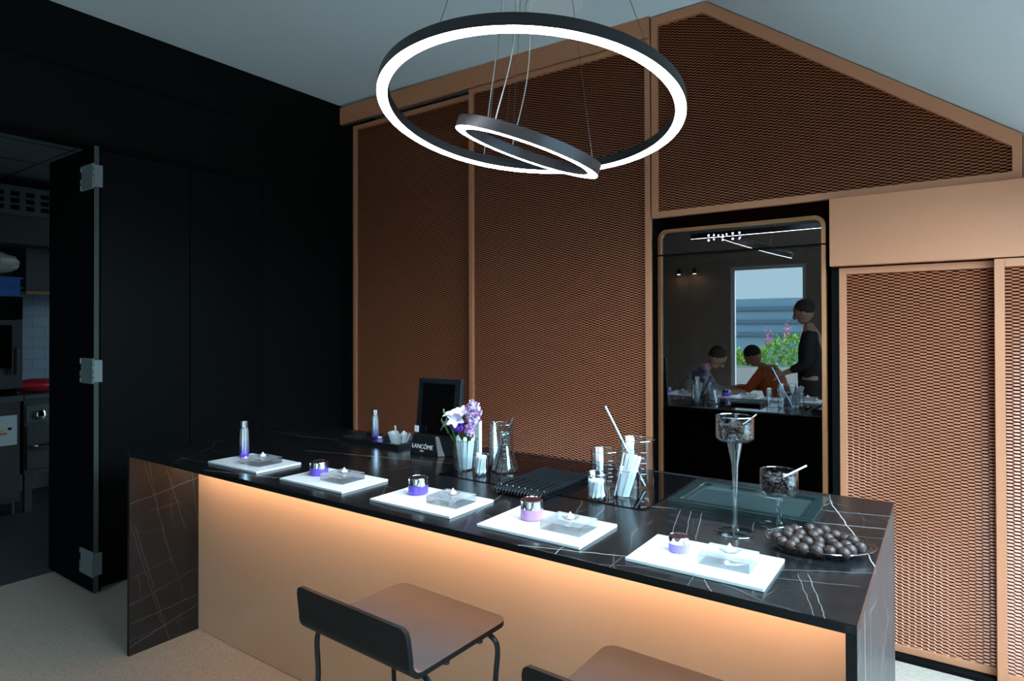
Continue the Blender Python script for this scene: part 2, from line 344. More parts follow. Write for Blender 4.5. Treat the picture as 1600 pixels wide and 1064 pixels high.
# outside
M['slab'] = mat('blue grey boarding', (.10,.17,.22), .7)
M['slab_dark'] = mat('dark blue grey boarding', (.05,.09,.12), .7)
tag(B(-14, 14, -14, YF-.2, -.12, -.05).build('terrace_floor', 'terrazzo'), 'pale terrace paving outside the window', 'terrace')
bpy.data.objects['terrace_floor']['kind'] = 'structure'
o = B(3.4, 14, YF-.2, 12, -.12, -.05).build('terrace_floor', 'slab'); tag(o, 'terrace ground kept dark to limit bounced light, beside the right hand doors', 'terrace', kind='structure')  # dark colour holds down the light bounced onto the ceiling
o = B(XR+.1, 3.4, .8, YB, -.05, .0).build('terrace_bounce_strip', 'white_wall'); tag(o, 'unseen added pale step outside the low right hand doors', 'reflector', kind='structure')  # added pale strip bounces daylight back onto the mesh doors
sky_block = thing('sky_block_wall','unseen long blue grey wall added beyond the low right hand doors to block low sky','wall',(5,0,-.05)); B(0,.2,-14,12,0,1.9).build('panel','slab',sky_block)  # unseen, added to cut off low sky light from the right
bt = thing('outbuilding', 'low blue grey boarded building across the terrace, seen mirrored in the oven glass', 'building', (0,-10,-.05))
mbs = B(-9, -1.2, -10.4, -10, 0, 2.25)
ob = mbs.build('wall', 'slab', bt); ob.location = (0,10,0)
mbs = MB()
for z in (1.95, 1.62, 1.3): mbs.box(-8.8, -1.4, -10.0, -9.96, z, z+.1)
ob = mbs.build('board_band', 'slab_dark', bt); ob.location = (0,10,0)

# ------------------------------------------------------------------ copper mesh doors
PX, PZ = .024, .0144
def mesh_panel(name, parent, x0, x1, z0, z1, y, inside=None):
    vs = []; fs = []; h = .0074; dy = .0022; wf_ = .0088
    nc = int((x1-x0)/PX)+2; nr = int((z1-z0)/PZ)+2
    for c in range(nc):
        xc = x0+c*PX
        for r in range(nr):
            zc = z0+(r+.5*(c % 2))*PZ
            if xc > x1 or zc > z1: continue
            if inside and not inside(xc, zc): continue
            k = len(vs); a, b = xc-wf_, xc+wf_; d = xc+PX-wf_
            vs += [(a,y-dy,zc-h/2),(b,y-dy,zc-h/2),(b,y+dy,zc+h/2),(a,y+dy,zc+h/2),(b,y,zc),
                   (d,y,zc-PZ/2),(d,y+dy,zc-PZ/2+h/2),(d,y-dy,zc+PZ/2-h/2),(d,y,zc+PZ/2)]
            fs += [(k,k+1,k+4,k+2,k+3),(k+1,k+5,k+6,k+4),(k+4,k+7,k+8,k+2)]
    me = bpy.data.meshes.new(name); me.from_pydata(vs, [], fs); me.materials.append(M['copper_mesh'])
    o = bpy.data.objects.new(name, me); COL.objects.link(o); o.parent = parent; return o
def mesh_door(name, label, x0, x1, z0, z1, yf, wd=.032, dep=.03, cat='sliding door'):
    t = thing(name, label, cat, (0,0,0))
    frame_rect(MB(), x0, x1, z0, z1, wd, yf, yf+dep).build('frame', 'copper', t, bevel=.0015)
    mesh_panel('mesh_infill', t, x0+wd-.012, x1-wd+.002, z0+wd-.010, z1-wd+.010, yf+.012)
    B(x0+wd-.001, x1-wd+.001, yf+.024, yf+.028, z0+wd, z1-wd).build('lining', 'mesh_back', t)
    return t
ZT = 3.085
d = mesh_door('mesh_door', 'dark copper mesh door nearest the black wall, left of the post', -3.83, -2.62, .02, ZT-.015, YB+.035)
d = mesh_door('mesh_door', 'tall copper mesh door between the ring lamp and the oven niche', -2.635, -1.345, .02, ZT, YB)
t = thing('door_track', 'copper fascia with dark track above the two tall mesh doors', 'door track')
B(XL+.02, -1.345, YB-.012, YB+.008, ZT+.005, zs(-2.6)-.005).build('fascia', 'copper', t)
B(XL+.02, -2.64, YB+.010, YB+.016, ZT-.008, ZT+.0045).build('rail', 'steel', t)
struct('trim_3', B(XL+.0, -3.832, YB+.02, YB+.1, 0, ZT), 'gapblack', 'black gap between the dark wall and the copper doors')
# gable panel
t = thing('gable_mesh_panel', 'copper framed mesh gable panel over the oven niche, under the sloping ceiling', 'mesh panel')
gx0, gx1, gz0 = -1.335, .258, 2.082
def gtop(x): return zs(x)-.006 if x > XP else ZP-.006
outer = [(gx0,gz0),(gx1,gz0),(gx1,gtop(gx1)),(XP,gtop(XP)),(gx0,gtop(gx0))]
wd = .032; sl = .068
def itop(x): return min(gtop(gx0)-.048, ZP-.722*(x-XP)-.006-sl)
xi = XP-.03
inner = [(gx0+wd,gz0+wd),(gx1-wd,gz0+wd),(gx1-wd,itop(gx1-wd)),(XP-.024,gtop(gx0)-.048),(gx0+wd,gtop(gx0)-.048)]
vs = [(x,YB-.004,z) for x,z in outer]+[(x,YB-.004,z) for x,z in inner]+[(x,YB+.03,z) for x,z in outer]+[(x,YB+.03,z) for x,z in inner]
fs = [(i,(i+1)%5,(i+1)%5+5,i+5) for i in range(5)]+[(i+10,(i+1)%5+10,(i+1)%5+15,i+15) for i in range(5)]
fs += [(i,(i+1)%5,(i+1)%5+10,i+10) for i in range(5)]+[(i+5,(i+1)%5+5,(i+1)%5+15,i+15) for i in range(5)]
MB().add(vs, fs).build('frame', 'copper', t)
mesh_panel('mesh_infill', t, gx0+wd-.012, gx1-wd+.002, gz0+wd-.010, 3.2, YB+.010, lambda x,z: z < itop(x)+.012 and z < itop(x+PX)+.02)
MB().prism([(gx0+.01,gz0+.02),(gx1-.01,gz0+.02),(gx1-.01,gtop(gx1)-.03),(XP,gtop(XP)-.02),(gx0+.01,gtop(gx0)-.02)], YB+.024, YB+.028, 1).build('lining', 'mesh_back', t)
t = thing('gable_mesh_panel', 'plain copper edge strip at the low right end of the gable', 'mesh panel')
MB().prism([(gx1+.003,gz0),(XR-.01,gz0-.0),(XR-.01,gz0-.01),(.42,gz0-.01)], YB-.004, YB+.03, 1)
MB().prism([(gx1+.003,gz0),(.40,gz0),(gx1+.003,gtop(gx1+.003)-.006)], YB-.004, YB+.03, 1).build('panel', 'copper', t)
# header box, sliding doors on the right
mb = MB().prism([(-.448,1.762),(.84,1.762),(.418,2.078),(-.448,2.078)], YB-.03, YB+.1, 1)
o = mb.build('header_panel', 'copper', bevel=.0015); tag(o, 'plain copper header box above the right hand mesh doors', 'header')
t = mesh_door('mesh_door', 'narrow copper mesh door beside the oven niche, behind the island end', -.415, .20, .02, 1.755, YB+.02, wd=.03, dep=.03)
t = mesh_door('mesh_door', 'copper mesh door at the right edge of the view', .163, .82, .02, 1.757, YB-.022, wd=.034, dep=.03)
struct('trim_4', B(-.447,-.417, YB+.02, YB+.5, 0, 1.76), 'gapblack', 'black reveal right of the oven niche')
struct('trim_5', B(-.43, 1.3, YB-.03, YB+.09, 0, .016), 'gapblack', 'dark floor track below the copper doors')
struct('wall_knee', MB().prism([(.84,0),(XR,0),(XR,zs(XR)-.002),(.84,zs(.84)-.002)], YB, YB+.05, 1), 'copper', 'copper coloured wall end beyond the sliding doors')
struct('trim_6', B(-1.345,-1.315, YB+.03, YB+.5, 0, 2.08), 'gapblack', 'black reveal left of the oven niche')

# ------------------------------------------------------------------ tall glass fronted fridge in the niche
fx0, fx1, fz1 = -1.302, -.468, 2.012
FY = YB+.012
t = thing('wine_fridge', 'tall black glass fronted appliance with rounded bronze rim in the niche', 'fridge', ((fx0+fx1)/2, FY, 0))
def loc(o): o.matrix_parent_inverse = Matrix.Translation((-(fx0+fx1)/2, -FY, 0)); return o
def rrect(x0,x1,z0,z1,r,top=True,n=8):
    pts = [(x0,z0),(x1,z0)]
    pts += [(x1-r+r*math.cos(a), z1-r+r*math.sin(a)) for a in [PI/2*i/n for i in range(n+1)]]
    pts += [(x0+r-r*math.sin(a), z1-r+r*math.cos(a)) for a in [PI/2*i/n for i in range(n+1)]]
    return pts
A = rrect(fx0,fx1,.06,fz1,.05); Bq = rrect(fx0+.018,fx1-.018,.078,fz1-.018,.036); n = len(A)
vs = [(x,FY-.012,z) for x,z in A]+[(x,FY-.016,z) for x,z in Bq]+[(x,FY+.03,z) for x,z in A]+[(x,FY+.03,z) for x,z in Bq]
fs = []
for i in range(n):
    j = (i+1) % n; fs += [(i,j,j+n,i+n),(i,j,j+2*n,i+2*n),(i+n,j+n,j+3*n,i+3*n)]
loc(MB().add(vs,fs).build('rim', 'bronze', t, smooth=True, angle=50))
loc(B(fx0+.0, fx1-.0, FY-.0165, FY-.009, 1.868, 1.876).build('seam', 'gapblack', t))
zd = 1.872
o = loc(MB().prism([(x,z) for x,z in rrect(fx0+.018,fx1-.018,zd+.004,fz1-.018,.036)], FY+.002, FY+.008, 1).build('control_panel', 'panel_glass', t))
loc(B(fx0+.018, fx1-.018, FY+.002, FY+.008, .082, zd-.004).build('door_glass', 'fridge_glass', t))
loc(frame_rect(MB(), fx0+.018, fx1-.018, .08, zd-.004, .034, FY+.010, FY+.03).build('door_frame', 'black', t))
mb = MB(); mb.box(fx0+.05, fx0+.053, FY+.0085, FY+.0105, .1, 1.62)
loc(mb.build('inner_trim', 'bronze', t))
# cabinet interior
mb = MB(); X0,X1,Y0,Y1,Z0,Z1 = fx0+.02, fx1-.02, FY+.03, FY+.45, .07, 1.90
mb.box(X0,X0+.01,Y0,Y1,Z0,Z1); mb.box(X1-.01,X1,Y0,Y1,Z0,Z1); mb.box(X0,X1,Y1,Y1+.01,Z0,Z1); mb.box(X0,X1,Y0,Y1,Z1,Z1+.01); mb.box(X0,X1,Y0,Y1,Z0-.01,Z0)
loc(mb.build('cabinet', 'black', t))
for z in (1.07,):
    loc(B(X0+.01, X1-.01, Y0+.02, Y1, z, z+.012).build('shelf', 'black', t))
# icons on the control panel
ic = thing('x','x','x'); bpy.data.objects.remove(ic)
zc_ = 1.945
def icon(pts, name='lit_icon'):
    return loc(MB().prism(pts, FY-.0005, FY+.0015, 1).build(name, 'icon', t))
def blob(x,z,r,n=10,sx=1,sz=1): return [(x+r*sx*math.cos(2*PI*i/n), z+r*sz*math.sin(2*PI*i/n)) for i in range(n)]
icx = [-1.030,-1.000,-.965,-.945,-.915,-.885]
icon(blob(-1.026,1.962,.0055)); icon([(-1.004,1.957),(-.993,1.957),(-.9985,1.968)]); icon(blob(-1.026,1.936,.0055)); icon([(-1.004,1.942),(-.993,1.942),(-.9985,1.933)])
icon(blob(-.975,1.957,.004,sz=1.4)); icon(blob(-.933,1.960,.0035,sz=1.5)); icon(blob(-.953,1.932,.0045))
icon([(-.908,1.966),(-.896,1.966),(-.902,1.953)]); icon(blob(-.868,1.962,.0045,sz=1.3)); icon(blob(-.902,1.934,.0065,sz=.75)); icon([(-.874,1.930),(-.868,1.928),(-.860,1.942),(-.868,1.938)])
def text_mesh(name, body, size, m, parent, mw, align='CENTER', ext=.0006):
    cu = bpy.data.curves.new(name, 'FONT'); cu.body = body; cu.size = size; cu.extrude = ext; cu.align_x = align
    to = bpy.data.objects.new(name+'_tmp', cu); COL.objects.link(to); bpy.context.view_layer.update()
    me = bpy.data.meshes.new_from_object(to.evaluated_get(bpy.context.evaluated_depsgraph_get())); bpy.data.objects.remove(to)
    me.name = name; me.materials.clear(); me.materials.append(M[m]); me.transform(mw)
    o = bpy.data.objects.new(name, me); COL.objects.link(o); o.parent = parent; return o
RXZ = Matrix.Rotation(PI/2, 4, 'X')
loc(text_mesh('display_digit', '3', .028, 'icon', t, Matrix.Translation((-.953, FY+.0005, 1.942)) @ RXZ))
# bottles inside
def bottle(name, label, x, y, z, h, r, m, capm, group):
    t = thing(name, label, 'bottle', (x,y,z), 0, group)
    MB().lathe([(0,0),(r,.0),(r,h*.62),(r*.42,h*.78),(r*.38,h*.93)],n=20).build('body', m, t, smooth=True)
    MB().lathe([(r*.5,h*.92),(r*.5,h),(0,h)],n=16).build('cap', capm, t, smooth=True); return t
M['cap_green'] = mat('pale green plastic cap', (.55,.68,.58), .5)
M['blue_plastic'] = mat('pale blue bottle', (.22,.36,.50), .3)
for i,x in enumerate((-1.13,-1.06,-.985)):
    bottle('glass_bottle', ['clear bottle with pale cap behind the dark glass, leftmost of three','clear bottle with pale cap behind the dark glass, middle of three','clear bottle with pale cap behind the dark glass, rightmost of three'][i], x, FY+.12, 1.082, .30, .026, 'glass_thin', 'cap_green', 'bottles behind the appliance glass')
for i,x in enumerate((-1.245,-1.205)):
    bottle('plastic_bottle', ['pale blue bottle in the lower left corner of the appliance','darker neighbour, blue bottle beside the leftmost blue bottle in the appliance'][i], x, FY+.1, 1.082, .15, .02, 'blue_plastic', 'blue_plastic', 'blue bottles in the appliance')

# ------------------------------------------------------------------ folding doors on the left
def leaf(label, x0,x1,y0,y1,z0=.012,z1=DZ-.005):
    o = B(x0,x1,y0,y1,z0,z1); return o
t = thing('folding_door', 'tall black folding door leaf with hinges, closed beside the doorway', 'door', (XL,1.83,0))
o = B(-.04,.0,-.245,.252,.012,DZ-.005).build('panel', 'black', t, bevel=.001)
o = B(-.046,.004,-.262,-.245,.012,DZ-.005).build('edge_strip', 'blackwall', t)
t2 = thing('folding_door', 'black folding door leaf second from the doorway, right of the hinged one', 'door', (XL,2.34,0))
B(-.04,.0,-.252,.258,.012,DZ-.005).build('panel', 'black', t2, bevel=.001)
t3 = thing('folding_door', 'black door leaf folded open into the kitchen at right angles', 'door', (XL-.04,1.535,0))
B(-.53,.096,-.018,.018,.012,DZ-.005).build('panel', 'door_black', t3)
B(.0962,.099,-.018,.006,.012,DZ-.005).build('edge_strip', 'alu', t3)
for z in (2.262,1.171,.096):
    H_ = .142; zz = z
    h = MB(); h.box(-.060,.094,-.022,-.0185,zz,zz+H_); h.box(.1,.104,-.02,.022,zz+.01,zz+H_-.01)
    hg = h.build('hinge', 'hinge', t3)
    k = MB()
    for i in range(4): k.tube([(.100,-.024,zz+H_*i/4+.004),(.100,-.024,zz+H_*(i+1)/4-.004)], .0055, 8)
    for i in (0,1,3): k.tube([(-.064,-.022,zz+H_*i/4+.004),(-.064,-.022,zz+H_*(i+1)/4-.004)], .005, 8)
    k.build('knuckle', 'hinge', hg, smooth=True)
struct('trim_7', B(XL-.08, XL-.005, 2.602, 2.612, 0, DZ), 'gapblack', 'black joint beside the last folding leaf')

# ------------------------------------------------------------------ kitchen beyond the doorway
KX = -6.95
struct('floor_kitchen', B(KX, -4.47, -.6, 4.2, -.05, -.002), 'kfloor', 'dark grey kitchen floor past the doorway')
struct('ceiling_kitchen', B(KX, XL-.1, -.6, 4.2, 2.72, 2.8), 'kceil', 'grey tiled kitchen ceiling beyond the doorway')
mb = MB()
for x in (-4.4,-5.0,-5.6,-6.2,-6.8): mb.box(x,x+.012,-.6,4.2,2.717,2.722)
for y in (.6,1.2,1.8,2.4,3.0): mb.box(KX,XL-.1,y,y+.012,2.717,2.722)
struct('trim_8', mb, 'kgrid', 'thin dark grid of the kitchen ceiling tiles')
def tile_mat():
    m, n, out = new('white glazed wall tiles'); N = n.nodes; L = n.links
    tc = N.new('ShaderNodeTexCoord'); mp = N.new('ShaderNodeMapping'); mp.inputs['Rotation'].default_value = (PI/2,0,PI/2)
    sp = N.new('ShaderNodeSeparateXYZ'); cb = N.new('ShaderNodeCombineXYZ')
    L.new(tc.outputs['Object'], sp.inputs[0]); L.new(sp.outputs[1], cb.inputs[0]); L.new(sp.outputs[2], cb.inputs[1])
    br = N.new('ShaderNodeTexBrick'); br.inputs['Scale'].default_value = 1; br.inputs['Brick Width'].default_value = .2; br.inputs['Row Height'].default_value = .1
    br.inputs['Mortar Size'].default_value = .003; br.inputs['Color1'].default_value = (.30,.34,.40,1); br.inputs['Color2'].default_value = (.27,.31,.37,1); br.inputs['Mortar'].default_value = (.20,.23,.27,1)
    L.new(cb.outputs[0], br.inputs['Vector'])
    b = N.new('ShaderNodeBsdfPrincipled'); L.new(br.outputs[0], b.inputs['Base Color']); b.inputs['Roughness'].default_value = .25; L.new(b.outputs[0], out.inputs[0]); return m
M['tiles'] = tile_mat()
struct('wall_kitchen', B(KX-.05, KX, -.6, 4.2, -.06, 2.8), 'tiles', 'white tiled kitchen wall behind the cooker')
struct('wall_kitchen_side', B(KX-.05, XL-.1, 4.15, 4.2, -.06, 2.8).box(KX-.05, XL-.1, -.65, -.6, -.06, 2.8), 'white_wall', 'pale side walls of the kitchen')
M['red_plastic'] = mat('red plastic bag', (.45,.02,.03), .3, bump=(40,.8))
M['blue_crate'] = mat('blue plastic crate', (.02,.12,.40), .45)
M['hood_metal'] = mat('grey green stainless', (.065,.085,.085), .5, metal=.2)
M['clear_bag'] = mat('crumpled pale plastic bag', (.55,.50,.45), .25, bump=(30,1))
KF = -6.1
t = thing('extractor_hood', 'steel extractor hood with perforated grille under the kitchen ceiling', 'hood', (KF,2.1,0))
B(-.8,0,-1.0,1.4,2.165,2.39).build('canopy', 'steel_dark', t)
B(-.75,.02,-1.0,1.4,2.39,2.62).build('grille_panel', 'hood_metal', t)
for i in range(7):
    for j in range(3): B(.019,.024,-.62+i*.1,-.565+i*.1,2.43+j*.055,2.43+j*.055+.035).build('grille_hole', 'gapblack', t)
B(-.6,-.3,-.12,1.4,1.80,2.165).build('back_panel', 'steel_dark', t)
B(-.33,-.29,-.12,1.4,1.775,1.80).build('lower_rail', 'bronze', t)
t = thing('cooker', 'stainless cooker with round knob and oven handle, right of the oven stack', 'cooker', (KF,2.25,0))
B(-.8,.0,-.375,.6,.30,.915).build('body', 'steel_dark', t)
B(.0,.012,-.36,.58,.72,.86).build('control_panel', 'hood_metal', t)
B(.0,.02,-.36,.58,.34,.695).build('oven_door', 'steel_dark', t, bevel=.004)
B(-.8,.02,-.375,.6,.915,.945).build('worktop', 'hood_metal', t)
MB().lathe([(0,0),(.036,0),(.034,.03),(.02,.036),(0,.036)],n=24).xf(Matrix.Translation((.012,-.268,.781)) @ Matrix.Rotation(PI/2,4,'Y')).build('knob', 'chrome', t, smooth=True)
MB().tube(bezier([(.02,-.32,.53),(.07,-.30,.535),(.075,-.1,.535),(.07,.3,.535),(.02,.32,.53)]), .016, 10).build('handle', 'chrome', t, smooth=True)
for y in (-.34,.55): B(-.06,-.01,y-.025,y+.025,0,.30).build('leg', 'steel_dark', t)
M['energy'] = None
t = thing('dishwasher', 'steel undercounter dishwasher with a coloured energy label', 'dishwasher', (KF,1.55,0))
B(-.7,-.0,-.3,.30,.1,.90).build('body', 'steel_dark', t)
B(.0,.018,-.29,.29,.13,.84).build('door', 'steel_dark', t, bevel=.003)
B(-.7,.025,-.3,.315,.90,.945).build('worktop', 'hood_metal', t)
for y in (-.26,.26): MB().lathe([(.02,0),(.02,.1)],c=(-.04,y,0),n=12).build('foot', 'steel_dark', t)
M['label_paper'] = mat('pale label paper', (.50,.58,.56), .6)
lb = B(.019,.0205,.08,.275,.56,.795).build('energy_label', 'label_paper', t)
cols = [(.05,.45,.15),(.25,.55,.1),(.7,.65,.05),(.8,.35,.05),(.7,.08,.05)]
for i,c in enumerate(cols):
    M['en%d'%i] = mat('energy bar %s'%['green','lime','yellow','orange','red'][i], c, .6)
    B(.0206,.0212,.09,.13+.02*i,.735-i*.022,.750-i*.022).build('energy_bar', 'en%d'%i, lb)
B(.0206,.0212,.215,.24,.68,.70).build('rating_arrow', 'gapblack', lb)
B(.019,.03,-.02,.06,.27,.285).build('badge', 'blue_crate', t)
t = thing('wall_oven', 'stacked steel oven with a dark glass window beyond the doorway', 'oven', (KF,1.55,0))
B(-.6,-.0,-.33,.315,1.09,1.55).build('body', 'steel_dark', t)
B(.0,.02,-.30,.24,1.17,1.51).build('window', 'black_glass', t)
MB().tube([(.045,.265,1.12),(.045,.265,1.33)], .02, 10).build('handle', 'plastic_black', t, smooth=True)
B(-.6,-.0,-.33,.315,1.005,1.09).build('plinth', 'steel_dark', t)
B(-.6,-.04,-.30,.29,.946,1.005).build('stand', 'gapblack', t)
t = B(KF-.6,KF+.01,1.22,1.865,1.552,1.735).build('oven_hood_box', 'gapblack', bevel=.006); tag(t, 'black box unit resting on the kitchen oven', 'appliance')
def crate(label, z):
    t = thing('plastic_crate', label, 'crate', (KF-.25,1.58,z), 0, 'blue crates on the kitchen oven')
    B(-.25,.25,-.27,.27,0,.065).build('tray', 'blue_crate', t, bevel=.004)
    B(-.26,.26,-.285,.285,.065,.077).build('lip', 'blue_crate', t); return t
crate('blue plastic crate directly on the black box in the kitchen', 1.737)
crate('upper blue plastic crate under the plastic bag in the kitchen', 1.815)
rn = random.Random(3)
mb = MB().ball((KF-.22,1.66,2.02), .19, 18, 12, (1,1.3,.5), .08, rn)
tag(mb.build('plastic_bag', 'clear_bag', smooth=True, angle=30), 'crumpled clear bag of bread on top of the blue crates', 'bag')
mb = MB().ball((KF-.18,2.02,1.005), .13, 18, 10, (.8,1.4,.45), .06, rn)
tag(mb.build('plastic_bag', 'red_plastic', smooth=True, angle=30), 'red plastic bag lying on the kitchen cooker', 'bag')
# kitchen ceiling lamp
lt = thing('ceiling_lamp', 'square lamp in the kitchen ceiling out of sight above the door', 'lamp', (-5.3,.3,2.70))
M['klamp'] = mat('kitchen lamp diffuser', (1,1,1), .5, emit=(.75,.9,1.0), es=.3)
B(-.3,.3,-.3,.3,.0,.014).build('diffuser', 'klamp', lt)

# ------------------------------------------------------------------ island
IX0, IX1, IY0, IY1, IH = -3.05, -.14, 1.326, 2.32, .92
t = thing('kitchen_island', 'long island with black veined marble top and beige gloss front', 'island', (-1.6,1.82,0))
def isl(o): o.matrix_parent_inverse = Matrix.Translation((1.6,-1.82,0)); return o
# top slab: marble face with dark mitred edge
isl(B(IX0,IX1,IY0,IY1,IH-.02,IH).build('countertop', 'marble_top', t, bevel=.001))
isl(B(IX0,IX0+.018,IY0,IY1,0,IH-.0202).build('end_panel', 'marble_left', t, bevel=.001))
isl(B(IX1-.02,IX1,IY0,IY1,0,IH-.0202).build('end_panel', 'marble_right', t, bevel=.001))
isl(B(IX0+.018,IX1-.02,IY0-.0012,IY0+.001,IH-.0198,IH-.0012).build('front_edge', 'stone_edge', t))
isl(B(IX1-.0195,IX1-.0005,IY0-.0012,IY0+.001,.0,IH-.0198).build('edge_strip', 'stone_edge', t))
isl(B(IX0+.0005,IX0+.0175,IY0-.0012,IY0+.001,.0,IH-.0198).build('edge_strip', 'stone_edge', t))
isl(B(IX0+.0185,IX1-.0205,1.643,1.663,.003,IH-.0202).build('front_panel', 'lacquer', t))
isl(B(IX0+.0185,IX1-.0205,2.28,2.30,.05,IH-.0202).build('rear_doors', 'black', t))
isl(B(IX0+.02,IX1-.022,1.520,1.525,IH-.062,IH-.0205).build('light_channel', 'stone_edge', t))
isl(MB().prism([(1.5255,IH-.046),(1.5255,IH-.050),(1.5435,IH-.0205),(1.5405,IH-.0205)], IX0+.03, IX1-.032, 0).build('light_strip', 'led', t))

# hob flush on the top, with trim
t = thing('induction_hob', 'glossy black glass hob set flush into the marble top', 'hob', (-1.17,2.04,IH))
B(-.42,.413,-.25,.245,.0003,.003).build('glass', 'black_glass', t)
B(-.42,.413,.2455,.2505,.0003,.0035).build('rear_trim', 'steel', t)

# ------------------------------------------------------------------ stools
def stool(label, loc, rz):
    t = thing('bar_stool', label, 'stool', loc, rz, 'bar stools at the island')
    # local frame: +y towards the island, backrest at -y; seat top at z=.66
    zt, th = .66, .014; W, Dp = .215, .185
    def outl(W, y0, y1, r):
        pts = []
        for cx, cy, a0 in ((W-r, y1-r, 0), (-W+r, y1-r, PI/2)):
            pts += [(cx+r*math.cos(a0+PI/2*i/6), cy+r*math.sin(a0+PI/2*i/6)) for i in range(7)]
        return pts+[(-W, y0),(W, y0)]
    mb = MB(); mb.cur = 1
    prof = []   # seat + upturned back in one sweep: (y, z, halfwidth)
    y1 = Dp
    P = outl(W, -Dp+.03, y1, .035)
    # top surface (brown) and body (black)
    n = len(P)
    mb.cur = 0; mb.add([(x,y,zt) for x,y in P], [tuple(range(n))])
    mb.cur = 1; mb.add([(x,y,zt-th) for x,y in P], [tuple(range(n))[::-1]])
    k = len(P); mb.add([(x,y,zt) for x,y in P]+[(x,y,zt-th) for x,y in P], [(i,(i+1)%n,(i+1)%n+n,i+n) for i in range(n-2)]+[(n-1,0,n,2*n-1)])
    seat = mb.build('seat', ['seat','stool_black'], t, fix=False)
    # bend and backrest
    b = MB(); rows_i = []; rows_o = []
    R = .03; yb = -Dp+.03
    for i in range(7):
        a = PI/2*1.08*i/6; rows_i.append((yb-R*math.sin(a), zt+R-R*math.cos(a))); rows_o.append((yb-(R+th)*math.sin(a), zt+R-(R+th)*math.cos(a)))
    a = PI/2*1.08; dyb, dzb = math.cos(a), math.sin(a)
    for L_ in (.03,.06,.075,.082):
        rows_i.append((rows_i[6][0]-(-dyb)*L_, rows_i[6][1]+dzb*L_)); rows_o.append((rows_o[6][0]-(-dyb)*L_, rows_o[6][1]+dzb*L_))
    ws = [W]*8+[W-.001,W-.006,W-.016]
    m_ = len(rows_i); vs = []
    for (yi,zi),(yo,zo),w_ in zip(rows_i,rows_o,ws): vs += [(-w_,yi,zi),(w_,yi,zi),(w_,yo,zo),(-w_,yo,zo)]
    fs0 = []; fs1 = []
    for i in range(m_-1):
        q = 4*i; fs0.append((q,q+1,q+5,q+4)); fs1 += [(q+1,q+2,q+6,q+5),(q+2,q+3,q+7,q+6),(q+3,q,q+4,q+7)]
    q = 4*(m_-1); fs1.append((q,q+1,q+2,q+3))
    b.cur = 0; b.add(vs, fs0); b.cur = 1; b.add(vs, fs1)
    b.build('backrest', ['seat','stool_black'], t, smooth=True, angle=35, fix=False)
    # wire legs
    for sx in (-1,1):
        for sy in (-1,1):
            yt = .12 if sy > 0 else -.13
            pts = [(sx*.05,yt,zt-th-.009),(sx*(W-.055),yt,zt-th-.009),(sx*(W-.008),yt+sy*.002,zt-th-.018),(sx*(W+.006),yt+sy*.006,zt-th-.05),(sx*(W-.004),yt+sy*.01,zt-.17),(sx*(W+.004),yt+sy*.03,zt-.28),(sx*(W+.035),yt+sy*.07,.005)]
            MB().tube(bezier(pts,6), .0075, 10).build('leg', 'stool_metal', t, smooth=True)
    fr = MB()
    zf = .24
    pts = [(sx_*(W+.022), sy_*.185, zf) for sx_,sy_ in ((-1,-1),(1,-1),(1,1),(-1,1),(-1,-1))]
    fr.tube(pts, .006, 8); fr.build('footrest', 'stool_metal', t, smooth=True)
    for sx in (-1,1):
        for y in (-.06,.07): MB().lathe([(0,-.012),(.009,-.011),(.010,0),(0,0)],c=(sx*(W-.012),y,zt-th),n=12).build('stud', 'plastic_black', t, smooth=True)
    return t
stool('brown seated bar stool with low black back, left of the two at the island', (-1.238,1.262,0), math.radians(-2))
stool('brown seated bar stool cut off by the lower picture edge, right of the two', (-.515,1.285,0), math.radians(-1))

# ------------------------------------------------------------------ ring pendant
def rot_to(nv): return Vector((0,0,1)).rotation_difference(Vector(nv)).to_matrix().to_4x4()
t = thing('ring_pendant_lamp', 'black pendant lamp of two glowing white rings hung on wires over the island', 'pendant lamp', (-.988,1.545,3.2))
def par(o, t=t): o.matrix_parent_inverse = Matrix.Translation(-Vector(t.location)); return o
CN = Vector((-.988,1.545,3.19))
par(MB().lathe([(0,.0),(.14,0),(.14,.028),(0,.028)],c=(-.988,1.545,3.172),n=48).build('canopy', 'anod', t, smooth=True))
def ring(name, c, nv, R, wd=.034, h=.036):
    R4 = Matrix.Translation(c) @ rot_to(nv)
    hs = MB().lathe([(R-wd,.0),(R-wd,h),(R,h),(R,.0),(R-.0008,.0),(R-.0008,.002),(R-wd+.0008,.002),(R-wd+.0008,.0)], n=128, closed=True).xf(R4)
    o = par(hs.build(name, 'anod', t, smooth=True, angle=30))
    d = MB().lathe([(R-wd+.001,-.0008),(R-wd+.001,.006),(R-.001,.006),(R-.001,-.0008)], n=128, closed=True).xf(R4)
    dd = d.build('diffuser', 'ring_light', o, smooth=True, angle=30); 
    return R4
big = Vector((-1.127,1.725,2.1765)); nb = Vector((-.003,.147,1))
Rb = ring('large_ring', big, nb, .5)
sml = Vector((-1.149,1.738,2.063)); ns = Vector((.372,.072,1))
Rs = ring('small_ring', sml, ns, .25)
def att(R4, R, wd, ang): return R4 @ Vector(((R-wd/2)*math.cos(ang), (R-wd/2)*math.sin(ang), .036))
def wire(p, off=(0,0,0)):
    par(MB().tube([CN+Vector(off), p], .0009, 6).build('wire', 'wire', t))
import mathutils
def ang_for(R4, R, px):   # ring angle whose point lies closest to an image column/row, chosen from the photo
    best = None
    for i in range(360):
        p = att(R4, R, .034, math.radians(i)); v = p-co.matrix_world.translation
        x = 800+F*v.dot(r2)/v.dot(fwd); y = 532+SHY-F*v.dot(u2)/v.dot(fwd)
        d_ = (x-px[0])**2+(y-px[1])**2
        if best is None or d_ < best[0]: best = (d_, i)
    return math.radians(best[1])
